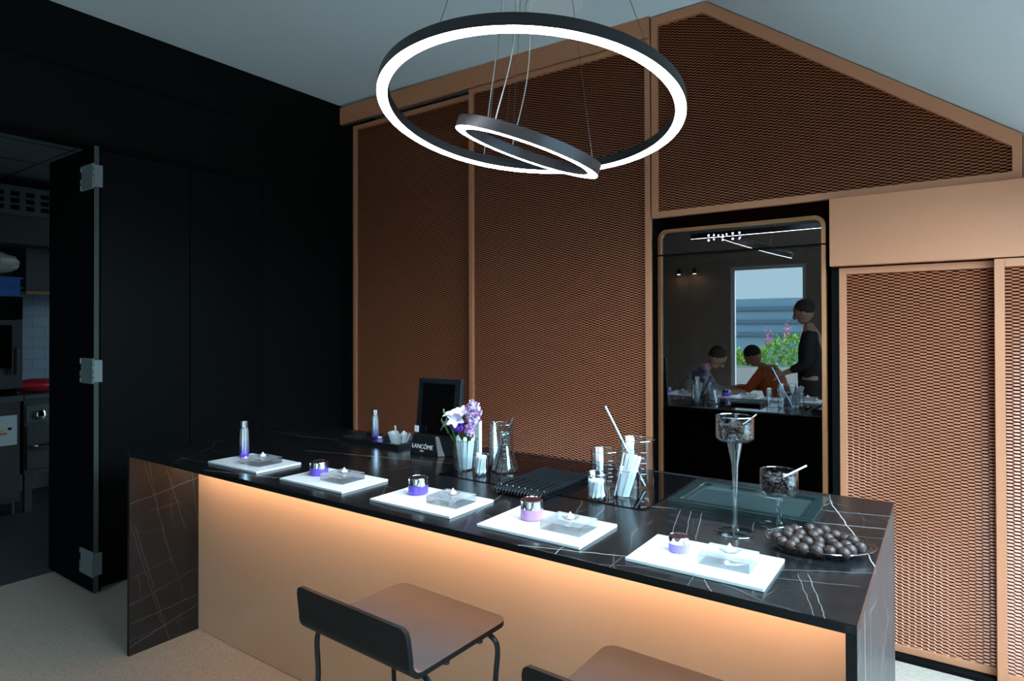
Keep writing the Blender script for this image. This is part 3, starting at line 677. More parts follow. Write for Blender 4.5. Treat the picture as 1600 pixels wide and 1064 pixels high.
for px in ((684,36),(1017,76),(790,240)): wire(att(Rb,.5,.034,ang_for(Rb,.5,px)))
for px,of in (((766,184),(-.02,0,0)),((786,262),(-.01,.01,0)),((930,243),(.02,0,0))): wire(att(Rs,.25,.034,ang_for(Rs,.25,px)), of)
def cord(pts): par(MB().tube(bezier(pts,8), .0018, 8).build('power_cord', 'cord', t, smooth=True))
a1 = att(Rs,.25,.034,ang_for(Rs,.25,(774,188))); a2 = att(Rb,.5,.034,ang_for(Rb,.5,(758,238))); a3 = att(Rs,.25,.034,ang_for(Rs,.25,(800,228)))
cord([CN+Vector((-.03,0,0)), CN.lerp(a1,.5)+Vector((.02,.01,0)), CN.lerp(a1,.8)+Vector((.03,.01,0)), a1])
cord([CN+Vector((0,.03,0)), CN.lerp(a3,.5)+Vector((.03,.01,0)), CN.lerp(a3,.78)+Vector((.035,.02,0)), a3])
cord([CN+Vector((-.03,.03,0)), CN.lerp(a2,.55)+Vector((.0,.0,0)), CN.lerp(a2,.85)+Vector((.02,-.03,0)), a2])
# round ceiling plate
t = thing('ceiling_plate', 'round white cover plate on the ceiling behind the large ring', 'ceiling plate', (-1.72,2.87,zs(-1.72)-.008))
MB().lathe([(0,0),(.15,0),(.155,.006),(0,.006)],n=48).build('disc', 'white_wall', t, smooth=True)
B(-.012,.012,-.15,-.135,-.006,.0).build('clip', 'plastic_black', t)

# ------------------------------------------------------------------ things on the island
Z = IH+.0004
def plate(label, x0,x1,y0,y1):
    o = B(x0,x1,y0,y1,Z,Z+.008).build('display_tile', 'white_plate', bevel=.0012); return tag(o, label, 'tile', 'white tiles along the island front')
PL = [(-2.515,-2.172,1.402,1.604),(-2.015,-1.670,1.394,1.606),(-1.53,-1.192,1.39,1.606),(-1.085,-.758,1.381,1.600),(-.634,-.318,1.380,1.585)]
PN = ['leftmost white tile, under the tall silver bottle','white tile second from left, under a violet jar and clear block','middle white tile of the five, under the deep violet jar','white tile second from right, under the pink jar','rightmost white tile, beside the dish of chocolates']
for n_,p in zip(PN,PL): plate(n_,*p)
ZP8 = Z+.0084
def jar(label, x, y, r, h, body, lidtop, liddia=1.0):
    t = thing('cream_jar', label, 'jar', (x,y,ZP8), 0, 'cream jars on the white tiles')
    hb = h*.56
    MB().lathe([(0,.0),(r*.93,0),(r,.003),(r,hb-.003),(r*.96,hb)],n=48).build('body', body, t, smooth=True, angle=30)
    MB().lathe([(r*.99,hb+.0005),(r*.99,h-.002),(r*.94,h),(r*.90,h-.001)],n=48).build('lid', 'chrome', t, smooth=True, angle=30)
    MB().lathe([(0,0),(r*.905,0),(r*.9,.0012),(0,.0012)],c=(0,0,h-.002),n=48).build('lid_top', lidtop, t, smooth=True, angle=30)
    return t
jar('violet jar with chrome lid on the second white tile from the left', -1.937,1.510,.034,.049,'purple','lid_dark')
jar('deep violet jar with black topped chrome lid on the middle white tile', -1.443,1.524,.033,.054,'purple','plastic_black')
jar('pink jar with chrome rimmed dark red lid', -.9825,1.508,.033,.056,'pink','lid_dark')
jar('small lavender jar with plum lid on the rightmost tile', -.543,1.495,.0255,.037,'violet','lid_dark')
def serum(label, x, y, z, r, h, rz=0):
    t = thing('serum_bottle', label, 'bottle', (x,y,z), rz, 'silver and violet pump bottles')
    m_, n_, out_ = None, None, None
    MB().lathe([(0,0),(r,.0),(r,.004),(r*.97,h*.5),(r*.84,h*.78),(r*.55,h*.82)],n=40).build('body', 'serum', t, smooth=True, angle=35)
    MB().lathe([(r*.55,h*.815),(r*.74,h*.83),(r*.76,h*.99),(r*.7,h),(0,h)],n=32).build('pump', 'chrome', t, smooth=True, angle=35)
    MB().tube([(-r*.5,-.0,h*.93),(-r*1.15,-.003,h*.925)], r*.2, 10).build('nozzle', 'chrome', t, smooth=True)
    return t
m, n, out = new('silver to violet bottle'); N = n.nodes; L = n.links
tc = N.new('ShaderNodeTexCoord'); sp = N.new('ShaderNodeSeparateXYZ'); L.new(tc.outputs['Generated'], sp.inputs[0])
cr = N.new('ShaderNodeValToRGB'); e = cr.color_ramp.elements; e[0].position = .05; e[0].color = (.16,.06,.75,1); e[1].position = .62; e[1].color = (.72,.82,.9,1)
b = N.new('ShaderNodeBsdfPrincipled'); b.inputs['Metallic'].default_value = .8; b.inputs['Roughness'].default_value = .12
L.new(sp.outputs[2], cr.inputs[0]); L.new(cr.outputs[0], b.inputs['Base Color']); L.new(b.outputs[0], out.inputs[0]); M['serum'] = m
serum('tall silver and violet pump bottle on the leftmost white tile', -2.468,1.536,ZP8,.0195,.155)
# clear acrylic blocks
def block(label, x0,x1,y0,y1, cream):
    cx,cy = (x0+x1)/2,(y0+y1)/2
    t = thing('acrylic_block', label, 'block', (cx,cy,ZP8), 0, 'clear blocks with cosmetic samples')
    a,b_ = (x1-x0)/2,(y1-y0)/2
    B(-a,a,-b_,b_,0,.024).build('block', 'acrylic', t, bevel=.0012)
    MB().lathe([(.0,.0),(.019,.0),(.024,.004),(.022,.005),(.017,.0015),(0,.0012)],c=(.0,.008,.0245),n=32).build('sample_dish', 'white_plate' if cream is None else 'glass_thin', t, smooth=True, angle=40)
    if cream:
        MB().lathe([(0,0),(.012,.0),(.011,.004),(.006,.009),(.0035,.013),(0,.018)],c=(.0,.008,.0262),n=20).build('cream_swirl', cream, t, smooth=True)
    return t
block('clear block beside the silver bottle on the leftmost tile', -2.375,-2.245,1.465,1.566, 'cream') if False else None
BL = [(-2.365,-2.235,1.452,1.560,'cream','clear acrylic block beside the silver bottle on the leftmost tile'),
      (-1.862,-1.742,1.455,1.560,'cream','clear acrylic block with a white cream swirl beside the second jar from the left'),
      (-1.345,-1.222,1.455,1.555,'peach','clear acrylic block with peach cream beside the deep violet jar'),
      (-.915,-.790,1.442,1.545,'peach','clear acrylic block with peach cream beside the pink jar'),
      (-.478,-.362,1.438,1.530,'cream','clear acrylic block on the rightmost tile, nearest the chocolates')]
for x0,x1,y0,y1,c_,l_ in BL: block(l_,x0,x1,y0,y1,c_)

# glassware -----------------------------------------------------------
def beaker(label, x, y, r, h, group='laboratory beakers', marks=True, name='glass_beaker', z=Z):
    t = thing(name, label, 'beaker', (x,y,z), 0, group)
    w_ = .0016
    MB().lathe([(0,0),(r*.9,0),(r,.006),(r,h-.004),(r+.004,h),(r+.003,h+.001),(r-w_,h-.004),(r-w_,.007),(r*.88,.003),(0,.003)],n=48).build('vessel', 'glass_thin', t, smooth=True, angle=50)
    MB().lathe([(r+.003+.0013*math.cos(a),h+.0013*math.sin(a)) for a in [2*PI*i/8 for i in range(8)]],n=48,closed=True).build('rim', 'rim_glass', t, smooth=True)
    if marks:
        mk = MB(); d0 = math.atan2(-y,-x)
        for i in range(6):
            wl = .35 if i % 2 else .22
            zz = h*.22+i*h*.11; pts = [((r+.0006)*math.cos(d0+.2+wl*k/4),(r+.0006)*math.sin(d0+.2+wl*k/4)) for k in range(5)]
            for k in range(4): mk.add([(pts[k][0],pts[k][1],zz),(pts[k+1][0],pts[k+1][1],zz),(pts[k+1][0],pts[k+1][1],zz+.0014),(pts[k][0],pts[k][1],zz+.0014)],[(0,1,2,3)])
        mk.build('graduation', 'white_print', t, fix=False)
    return t
ZH = Z+.0028
beaker('glass tumbler holding flat white spatulas and purple flowers', -1.549,1.903,.047,.118,marks=False,name='glass_tumbler',z=ZH)
beaker('small glass of cotton buds beside the flower tumbler', -1.446,1.868,.0275,.076,marks=False,name='glass_tumbler',z=ZH)
beaker('large beaker with glass stirring rods behind the flask', -1.475,2.035,.050,.170,z=ZH)
beaker('small beaker full of cotton buds in front of the two right hand beakers', -.930,1.812,.031,.085,marks=False,z=ZH)
beaker('medium graduated beaker, empty, right of the ribbed plate', -.985,1.985,.050,.125,z=ZH)
beaker('small glass with a leaning bundle of white spatulas', -.850,1.880,.038,.095,marks=False,name='glass_tumbler',z=ZH)
beaker('tallest graduated beaker with a long steel rod, nearest the oven niche', -.890,2.040,.058,.165,z=ZH)
# erlenmeyer flask
t = thing('conical_flask', 'clear conical flask standing in front of the large left beaker', 'flask', (-1.412,1.978,ZH))
MB().lathe([(0,0),(.047,0),(.053,.006),(.050,.018),(.022,.095),(.0195,.108),(.0195,.142),(.0235,.146),(.018,.142),(.018,.108),(.0205,.095),(.0485,.018),(.05,.007),(0,.003)],n=48).build('vessel', 'glass_thin', t, smooth=True, angle=50)
MB().lathe([(.0225+.0013*math.cos(a),.146+.0013*math.sin(a)) for a in [2*PI*i/8 for i in range(8)]],n=40,closed=True).build('rim', 'rim_glass', t, smooth=True)
def stick(name, label, cat, p0, p1, r, m, group=None, n=8, tips=None, flat=None):
    p0 = Vector(p0); p1 = Vector(p1)
    if flat:
        d_ = p1-p0; ln = d_.length; q = Vector((0,0,1)).rotation_difference(d_.normalized()).to_matrix().to_4x4()
        wv, th_, spin = flat; pts = [(-wv,0),(wv,0)]; pts = [(-wv*.8,.0),(wv*.8,.0)]+[(wv*math.cos(a), ln-wv+wv*math.sin(a)) for a in [PI*i/8 for i in range(9)]]
        mbx = MB().prism(pts, -th_/2, th_/2, 1).xf(Matrix.Rotation(spin,4,'Z')).xf(q)
        o = mbx.build(name, m, smooth=False); o.location = p0; return tag(o, label, cat, group)
    if tips:
        t = thing(name, label, cat, tuple(p0), 0, group); v = p1-p0
        MB().tube([(0,0,0), v], r, n).build('stick', m, t, smooth=True)
        dn = v.normalized(); 
        for a_, b_ in ((0,1),(1,0)):
            c0 = v*a_; s = dn*(1 if a_ == 0 else -1)
            MB().tube([c0-s*.001, c0+s*.002, c0+s*.007, c0+s*.012], [r*1.2,tips,tips,r*1.1], n).build('cotton_tip', 'cotton', t, smooth=True)
        return t
    o = MB().tube([(0,0,0), p1-p0], r, n).build(name, m, smooth=True); o.location = p0; return tag(o, label, cat, group)
M['rod_steel'] = mat('pale steel rod', (.42,.52,.58), .25, metal=.8)
rn = random.Random(11)
VIEW = math.atan2(1.9,-1.5)
# spatulas in the flower tumbler
SP = []
for i in range(8):
    a = -PI*.9+i*PI*1.05/7; bx,by = .022*math.cos(a),.022*math.sin(a); tx,ty = .036*math.cos(a),.036*math.sin(a)
    stick('wooden_spatula','flat white spatula standing in the flower tumbler','spatula',(-1.549+bx,1.903+by,ZH+.006),(-1.549+tx,1.903+ty,ZH+.118+.025*((i*37)%5)/5),.005,'paperwood','white spatulas in the flower tumbler',flat=(.0072,.0016,a+PI/2+.3*(i%3-1)))
# leaning bundle
for i in range(6):
    ox = (i-2.5)*.0085
    stick('wooden_spatula','flat white spatula in the leaning bundle beside the tall beaker','spatula',(-.873+ox,1.868+(i%2)*.006,ZH+.006),(-.838+ox*1.2,1.876+(i%3)*.005,ZH+.148-.004*(i%3)),.005,'paperwood','white spatulas leaning in the small glass',flat=(.0062,.0018,-.9+.35*i))
# cotton buds
def buds(cx,cy,r,h,num,label,group):
    for i in range(num):
        a = i*2.4; rr = (r-.0065)*math.sqrt((i+.6)/num)
        a2_ = a+.5; 
        stick('cotton_bud',label,'cotton bud',(cx+rr*math.cos(a),cy+rr*math.sin(a),ZH+.0095),(cx+rr*.95*math.cos(a2_),cy+rr*.95*math.sin(a2_),ZH+h+rn.uniform(-.003,.002)),.0028,'paperwood',group,8,.0047)
buds(-1.446,1.868,.0275,.072,16,'white cotton bud standing in the small glass beside the flowers','cotton buds in the left glass')
buds(-.930,1.812,.031,.064,18,'white cotton bud standing in the small beaker at the right','cotton buds in the right beaker')
# rods
stick('glass_rod','thick clear rod leaning out of the large left beaker','rod',(-1.50,2.02,ZH+.008),(-1.408,2.03,ZH+.198),.0065,'rim_glass','stirring rods in the left beaker',12)
stick('glass_rod','thin clear rod crossing low inside the large left beaker','rod',(-1.505,2.045,ZH+.008),(-1.440,2.02,ZH+.150),.0045,'glass_thin','stirring rods in the left beaker',12)
stick('glass_rod','clear rod standing nearly upright inside the large left beaker','rod',(-1.475,2.06,ZH+.008),(-1.452,2.04,ZH+.155),.0045,'glass_thin','stirring rods in the left beaker',12)
stick('metal_rod','long pale steel rod leaning left out of the tallest beaker','rod',(-.858,2.03,ZH+.008),(-.995,2.005,ZH+.275),.0048,'rod_steel',None,12)
# white sleeve behind the flowers
tag(MB().prism([(-1.548,1.955),(-1.520,1.952),(-1.519,1.968),(-1.547,1.971)],Z,Z+.188).build('paper_sleeve','paperwood'), 'tall narrow white carton standing behind the flower tumbler', 'carton')
# flowers --------------------------------------------------------------
def petal_flower(label, base, head, m, npet=6, L_=.026, open_=.7, tilt=(0,0,1)):
    t = thing('cut_flower', label, 'flower', base, 0, 'flowers in the tumbler')
    base = Vector(base); head = Vector(head)-base
    MB().tube(bezier([(0,0,0), head*.5+Vector((.004,0,0)), head],5), .0012, 6).build('stem', 'leaf_dark', t, smooth=True)
    q = rot_to(tilt)
    for i in range(npet):
        a = 2*PI*i/npet; pm = MB(); vs = []; wv = L_*.32
        for j in range(6):
            s = j/5; out_ = L_*s*math.sin(open_*(.5+s)); up = L_*s*math.cos(open_*(.5+s)*.9); wj = wv*math.sin(PI*min(.97,s*.85+.08))
            vs += [(out_,-wj,up+.25*wj),(out_,0,up),(out_,wj,up+.25*wj)]
        fs = []
        for j in range(5):
            for k in range(2): fs.append((j*3+k,j*3+k+1,j*3+k+4,j*3+k+3))
        pm.add(vs,fs).xf(Matrix.Translation(head) @ q @ Matrix.Rotation(a,4,'Z')).build('petal', m, t, smooth=True, fix=False)
    return t
fb = (-1.549,1.903,ZH+.008)
petal_flower('pale lilac freesia, uppermost of the open blooms on the left',(fb[0],fb[1],fb[2]),(-1.600,1.90,1.122),'lilac_pale',6,.050,.8,(-.15,-.3,1))
petal_flower('pale lilac freesia facing left below the upper bloom',(fb[0]-.005,fb[1],fb[2]),(-1.622,1.89,1.095),'lilac_pale',6,.040,.8,(-.8,-.6,.5))
petal_flower('pale lilac freesia facing the viewer, right of the others',(fb[0]+.004,fb[1],fb[2]),(-1.578,1.885,1.112),'lilac_pale',6,.042,.8,(.3,-.8,.6))
def cluster(name, label, base, c, r3, num, br, ms, tiltv=None, seed=1):
    t = thing(name, label, 'flower', base, 0, 'flowers in the tumbler'); base = Vector(base); c = Vector(c)-base; rn = random.Random(seed)
    MB().tube([(0,0,0), c*.5+Vector((.003,0,0)), c], .0014, 6).build('stem','leaf_dark',t,smooth=True)
    for mi, mm in enumerate(ms):
        mb = MB()
        for i in range(num):
            if i % len(ms) != mi: continue
            while True:
                v = Vector((rn.uniform(-1,1),rn.uniform(-1,1),rn.uniform(-1,1)))
                if v.length < 1: break
            p = c+Vector((v.x*r3[0],v.y*r3[1],v.z*r3[2]))
            for k in range(4):
                d_ = Vector((rn.uniform(-1,1),rn.uniform(-1,1),rn.uniform(-1,1))).normalized(); u = d_.orthogonal().normalized()*br*.6; q = p+d_*br
                mb.add([p,(p+q)/2+u,q,(p+q)/2-u],[(0,1,2,3)])
        mb.build('blossom', mm, t, fix=False)
    return t
petal_flower('pale lilac freesia rising between the others towards the sprig',(fb[0]+.002,fb[1],fb[2]),(-1.556,1.895,1.138),'lilac_pale',6,.036,.7,(.3,-.5,.9))
cluster('statice_flower','deep purple flower head in the middle of the bouquet',fb,(-1.565,1.88,1.088),(.034,.022,.013),110,.008,['purple_petal'],seed=2)
M['plum'] = mat('plum coloured buds', (.35,.10,.30), .6)
cluster('lilac_sprig','upright lilac sprig with plum buds at the right of the bouquet',fb,(-1.510,1.90,1.148),(.034,.024,.048),230,.0095,['lilac','lilac_pale','plum'],seed=3)
cluster('lilac_sprig','small drooping lilac sprig low at the right of the bouquet',fb,(-1.512,1.885,1.085),(.018,.014,.022),60,.009,['lilac','plum'],seed=4)
for i,(hx,hz,l_) in enumerate(((-1.655,1.138,'green freesia buds, upper of the two sprays on the left'),(-1.665,1.100,'green freesia buds, lower spray reaching furthest left'))):
    t = thing('bud_spray', l_, 'flower', fb, 0, 'flowers in the tumbler'); h_ = Vector((hx,1.895,hz))-Vector(fb)
    pts = bezier([(0,0,0),h_*.6+Vector((.01,0,0)),h_],6); MB().tube(pts,.0012,6).build('stem','leaf',t,smooth=True)
    for k in range(5):
        c_ = pts[-1-k]; MB().ball((c_.x-.002*k,c_.y,c_.z+.008),.0042,8,6,(.8,.8,2.1)).build('bud','leaf',t,smooth=True)
mb = MB()
t = thing('foliage_sprig','dark green leaves at the base of the bouquet','flower',fb,0,'flowers in the tumbler')
for k in range(9):
    a = k*.7; d_ = Vector((.03*math.cos(a),.02*math.sin(a),.0)); c_ = Vector((0,0,.10+.006*(k%4)))
    mb.add([c_*.6,c_+d_*.5+Vector((.006,0,0)),c_+d_+Vector((0,0,.03)),c_+d_*.5-Vector((.006,0,0))],[(0,1,2,3)])
mb.build('leaves','leaf_dark',t,fix=False)

# ------------------------------------------------------------------ ribbed plate on the hob
t = thing('ribbed_plate','dark ribbed metal rack lying on the hob between the beakers','rack',(-1.165,1.865,ZH))
R4 = Matrix.Identity(4)
pw, pl = .098, .172
MB().box(-pw,pw,-pl+.012,pl,.006,.010).build('base','gapblack',t)  # blackened so the grooves between the ribs look dark
for i in range(16):
    x = -pw+.006+i*(2*pw-.012)/15
    pts = [(x,-pl-.002,.004),(x,-pl+.001,.012),(x,-pl+.012,.0165),(x,0,.0165),(x,pl-.003,.0165),(x,pl,.010)]
    MB().tube(pts,.0031,8).build('rib','rubber',t,smooth=True)
for i in range(8):
    x = -pw+.0125+i*(2*pw-.012)/7.5
    MB().ball((x,-pl+.035,.0205),.0022,8,6).build('rivet','chrome',t,smooth=True)
for i in range(8):
    x = -pw+.0125+i*(2*pw-.012)/7.5
    B(x-.0028,x+.0028,-pl+.045,-pl+.150,.0170,.0202).build('slot','gapblack',t)  # raised black strips stand in for the dark inside the slots
for sx in (-1,1): B(sx*pw-.008 if sx>0 else -pw,sx*pw if sx>0 else -pw+.008,-pl+.02,pl,.0,.0225).build('side_rail','rubber',t,bevel=.002)

# ------------------------------------------------------------------ dark glass frame tray
t = thing('glass_tray','shallow dark green glass tray behind the goblets','tray',(-.509,2.015,Z))
MB().box(-.205,.205,-.150,.155,.0,.010).build('base','green_glass',t)
fr_ = MB()
for a in ((-.205,.205,-.150,-.122),(-.205,.205,.127,.155),(-.205,-.172,-.122,.127),(.172,.205,-.122,.127)): fr_.box(*a,.010,.026)
fr_.build('raised_edge','green_glass',t,bevel=.002)
M['pane'] = mat('grey green glass pane', (.025,.04,.04), .04, spec=.9)
B(-.172,.172,-.122,.127,.0102,.014).build('pane','pane',t)

# ------------------------------------------------------------------ goblets and chocolates
def goblet(label, x, y, rc, hc, H, group='glass goblets with dark beans'):
    t = thing('glass_goblet', label, 'goblet', (x,y,Z), 0, group)
    zb = H-hc
    MB().lathe([(0,zb+.001),(rc*.85,zb+.002),(rc,zb+.010),(rc,H),(rc-.002,H+.0008),(rc-.003,H),(rc-.003,zb+.012),(rc*.82,zb+.005),(0,zb+.004)],n=56).build('bowl','bowl_glass',t,smooth=True,angle=50)
    MB().lathe([(rc-.0012+.0015*math.cos(a),H+.0015*math.sin(a)) for a in [2*PI*i/8 for i in range(8)]],n=56,closed=True).build('rim','rim_glass',t,smooth=True)
    tall = H > .25
    rt = .020 if tall else .014
    MB().lathe([(0,.006),(.012,.008),(.0075,.02),(.0065,zb*.45),(.009,zb*.75),(rt,zb-.003),(rt*.8,zb),(0,zb)],n=32).build('stem','stem_glass',t,smooth=True,angle=60)
    MB().lathe([(0,0),(.050,.0),(.052,.0015),(.050,.003),(.02,.005),(.010,.009),(0,.009)],n=48).build('foot','stem_glass',t,smooth=True,angle=60)
    MB().lathe([(.0512+.0011*math.cos(a),.0014+.0011*math.sin(a)) for a in [2*PI*i/6 for i in range(6)]],n=56,closed=True).build('foot_rim','rim_glass',t,smooth=True)
    rn = random.Random(int(H*1000)); mb = MB()
    for i in range(260):
        a = rn.uniform(0,2*PI); r_ = (rc-.010)*math.sqrt(rn.uniform(0,1)); z_ = zb+.010+rn.uniform(0,hc-.032 if tall else hc-.024)
        if i < 150: r_ = rc-.0092
        mb.ball((r_*math.cos(a),r_*math.sin(a),z_),.0052,8,5,(1,1,.8))
    bo = mb.build('chocolate_beans','bean',smooth=True); bo.location = (x,y,Z)
    tag(bo, 'dark round beans heaped in the %s glass goblet' % ('tall' if tall else 'short'), 'beans', kind='stuff')
    return t
goblet('tall stemmed glass goblet filled with dark beans, nearer the tile', -.474,1.738,.0495,.068,.316)
goblet('short stemmed glass goblet of dark beans beside the chocolate dish', -.388,1.863,.050,.068,.156)
stick('serving_spoon','short pale spoon handle sticking out of the tall goblet','spoon',(-.452,1.740,Z+.295),(-.423,1.762,Z+.322),.0015,'chrome')
stick('serving_spoon','longer cream handled spoon resting in the short goblet','spoon',(-.383,1.855,Z+.135),(-.318,1.875,Z+.176),.0026,'paperwood')
# dish
dc = Vector((-.268,1.741,Z)); drot = Matrix.Rotation(math.radians(9),4,'Z')
t = thing('glass_dish','oval pressed glass dish holding the chocolate truffles','dish',tuple(dc),math.radians(9))
vs = []; fs = []; n_ = 64
prof = [(.0,.0),(.55,.0),(.8,.005),(1.0,.016),(1.03,.018),(1.0,.0195),(.8,.009),(.55,.004),(.0,.004)]
for r_,z_ in prof:
    for i in range(n_):
        a = 2*PI*i/n_; pt = 1+.05*abs(math.cos(a))**8; sc = 1+.012*math.sin(20*a)*(r_ > .9)
        vs.append((.118*r_*pt*sc*math.cos(a), .100*r_*sc*math.sin(a), z_))
for j in range(len(prof)-1):
    for i in range(n_): fs.append((j*n_+i,j*n_+(i+1)%n_,(j+1)*n_+(i+1)%n_,(j+1)*n_+i))
MB().add(vs,fs).build('bowl','stem_glass',t,smooth=True,angle=50)
MB().tube([(.118*1.03*(1+.05*abs(math.cos(a))**8)*math.cos(a), .103*math.sin(a), .018) for a in [2*PI*i/64 for i in range(65)]], .0013, 6).build('rim','rim_glass',t,smooth=True)
TR = [(-0.3405,1.672,.945),(-0.3086,1.653,.945),(-0.2855,1.6505,.945),(-0.2651,1.6525,.945),(-0.2361,1.6635,.945),(-0.21,1.6697,.945),(-0.1952,1.7004,.945),(-0.1839,1.7385,.945),(-0.361,1.7007,.945),(-0.3166,1.6873,.957),(-0.2884,1.7066,.957),(-0.26,1.6812,.957),(-0.2564,1.722,.957),(-0.3404,1.7321,.957),(-0.3153,1.7598,.957),(-0.2799,1.7948,.957),(-0.2344,1.7266,.967),(-0.2194,1.6842,.957),(-0.2144,1.7314,.957),(-0.2099,1.7737,.957),(-0.1953,1.7509,.957),(-0.3032,1.8209,.945),(-0.2689,1.8299,.945),(-0.31,1.72,.945),(-.335,1.79,.945),(-.25,1.76,.945),(-.285,1.765,.945),(-.24,1.80,.945),(-.345,1.765,.95)]
P_ = [Vector(p) for p in TR]; RT = .0150
for p in P_: p.z = min(p.z, .957); 
for it in range(60):          # let the truffles settle apart
    for i in range(len(P_)):
        for j in range(i):
            d_ = P_[i]-P_[j]; l = d_.length
            if l < 2*RT and l > 1e-6:
                q = d_*((2*RT-l)/l*.5); P_[i] += q; P_[j] -= q
        P_[i].z = max(P_[i].z, Z+.0045+RT); P_[i].z -= .0003
rn = random.Random(5)
tm = []
for k in range(4):
    mb = MB().ball((0,0,0),RT,20,14,(1,1,.97),.035,rn); o = mb.build('chocolate_truffle','choc',smooth=True,angle=60)
    tm.append(o)
for i,p in enumerate(P_):
    o = tm[i] if i < 4 else tm[i % 4].copy()
    if i >= 4: COL.objects.link(o)
    o.location = p; o.rotation_euler = (rn.uniform(0,6),rn.uniform(0,6),rn.uniform(0,6))
    tag(o,'round dark chocolate truffle piled on the glass dish','chocolate','chocolate truffles on the dish')

# ------------------------------------------------------------------ tablet stand
t = thing('tablet_stand','black tilted display stand with a dark screen behind the flowers','display stand',(-1.825,2.05,Z))
tilt = Matrix.Translation((-.02,.012,.0)) @ Matrix.Rotation(math.radians(-6),4,'X')
hw = .124
B(-hw,hw,-.010,.012,.0,.335).xf(tilt).build('frame','plastic_black',t,bevel=.003)
B(-hw+.030,hw-.030,-.0125,-.0105,.088,.310).xf(tilt).build('screen','screen',t)
frame_rect(MB(),-hw+.024,hw-.024,.082,.316,.006,-.0145,-.0105).xf(tilt).build('screen_bezel','rubber',t)
MB().add([(-.146,-.022,0),(.020,-.022,0),(.100,.07,0),(-.146,.07,0),(-.144,-.004,.082),(-.012,-.004,.082),(.030,.06,.082),(-.144,.06,.082)],
         [(0,3,2,1),(4,5,6,7),(0,1,5,4),(1,2,6,5),(2,3,7,6),(3,0,4,7)]).build('base','plastic_black',t,bevel=.002)
slope = Matrix.Translation((-.076,-.0185,.026)) @ Matrix.Rotation(math.radians(-12.4),4,'X') @ RXZ
text_mesh('lettering','LANCÔME',.026,'white_print',t,slope,ext=.0004)
text_mesh('small_lettering','PARIS',.0085,'white_print',t,Matrix.Translation((-.076,-.0214,.013)) @ Matrix.Rotation(math.radians(-12.4),4,'X') @ RXZ,ext=.0003)
tag(B(-.132,-.108,-.0145,-.013,.088,.116).xf(Matrix.Rotation(math.radians(4),4,'Y')).build('price_card','cotton',t),'white card')

# ------------------------------------------------------------------ black tray with bottle and acrylic box
t = thing('serving_tray','low black tray on the island left of the display stand','tray',(-2.235,2.14,Z))
tr = B(-.235,.165,-.085,.085,0,.004)
tr.box(-.235,.165,-.085,-.080,.004,.020); tr.box(-.235,.165,.080,.085,.004,.020); tr.box(-.235,-.230,-.08,.08,.004,.020); tr.box(.160,.165,-.08,.08,.004,.020)
tr.build('body','plastic_black',t)
serum('silver and violet pump bottle standing on the black tray at the back', -2.322,2.145,Z+.0045,.019,.150)
jt = jar('small silver lidded violet jar on the black tray',-2.262,2.120,.016,.028,'violet','chrome'); jt.location.z = Z+.0045; jt['group'] = 'cream jars on the black tray'
t = thing('acrylic_box','open clear box of white spatulas on the black tray','box',(-2.15,2.135,Z+.0045))
bx = MB()
for a in ((-.062,.062,-.042,-.040),(-.062,.062,.040,.042),(-.062,-.060,-.04,.04),(.060,.062,-.04,.04)): bx.box(*a,0,.052)
bx.box(-.062,.062,-.042,.042,0,.002); bx.build('walls','glass_thin',t)
rn = random.Random(21)
for i in range(14):
    x = -2.15-.05+.1*i/13; y = 2.135+rn.uniform(-.026,.026)
    stick('cosmetic_spatula','small white spatula sticking out of the clear box on the tray','spatula',(x*.5-2.15*.5,y,Z+.008),(x+rn.uniform(-.006,.006),y,Z+rn.uniform(.048,.068)),.004,'paperwood','white spatulas in the clear box',flat=(.0075,.0015,rn.uniform(-1,1)))
stick('cosmetic_spatula','longest white spatula rising above the others in the clear box','spatula',(-2.18,2.15,Z+.008),(-2.187,2.15,Z+.088),.004,'paperwood','white spatulas in the clear box',flat=(.0045,.0015,.2))

# ------------------------------------------------------------------ planting outside, people and lamps on the terrace side (mirrored in the appliance glass)
M['soil_box'] = mat('pale terrace planter', (.35,.33,.32), .7)
M['leaf_bright'] = mat('yellow green leaves', (.38,.55,.08), .5)
M['pink_flower'] = mat('pink petals', (.75,.18,.42), .6)
t = thing('terrace_planter','long planter of yellow green shrubs with pink flower spikes on the terrace','planter',(-2.8,-6,-.05))
B(-1.2,1.4,-.25,.25,0,.75).build('box','soil_box',t)
rn = random.Random(31)
for mm,num,nm in (('leaf_bright',900,'foliage'),('leaf',700,'foliage'),('pink_flower',220,'flower_spikes')):
    mb = MB()
    for i in range(num):
        x = rn.uniform(-1.15,1.35); hgt = .45+.18*math.sin(x*4)
        z = .75+(rn.uniform(0,hgt) if mm != 'pink_flower' else hgt+rn.uniform(-.05,.28)*(1 if rn.random()<.5 else .5))
        if mm == 'pink_flower': x = round(x*3)/3+rn.uniform(-.05,.05)
        p = Vector((x,rn.uniform(-.22,.22),z)); d_ = Vector((rn.uniform(-1,1),rn.uniform(-1,1),rn.uniform(.2,1))).normalized(); u = d_.orthogonal().normalized()
        q = p+d_*(.10 if mm != 'pink_flower' else .05); mb.add([p,(p+q)/2+u*.025,q,(p+q)/2-u*.025],[(0,1,2,3)])
    mb.build(nm,mm,t,fix=False)['kind'] = 'stuff'
M['wall_lamp'] = mat('warm lamp glass', (1,1,1), .5, emit=(1,.72,.38), es=40)
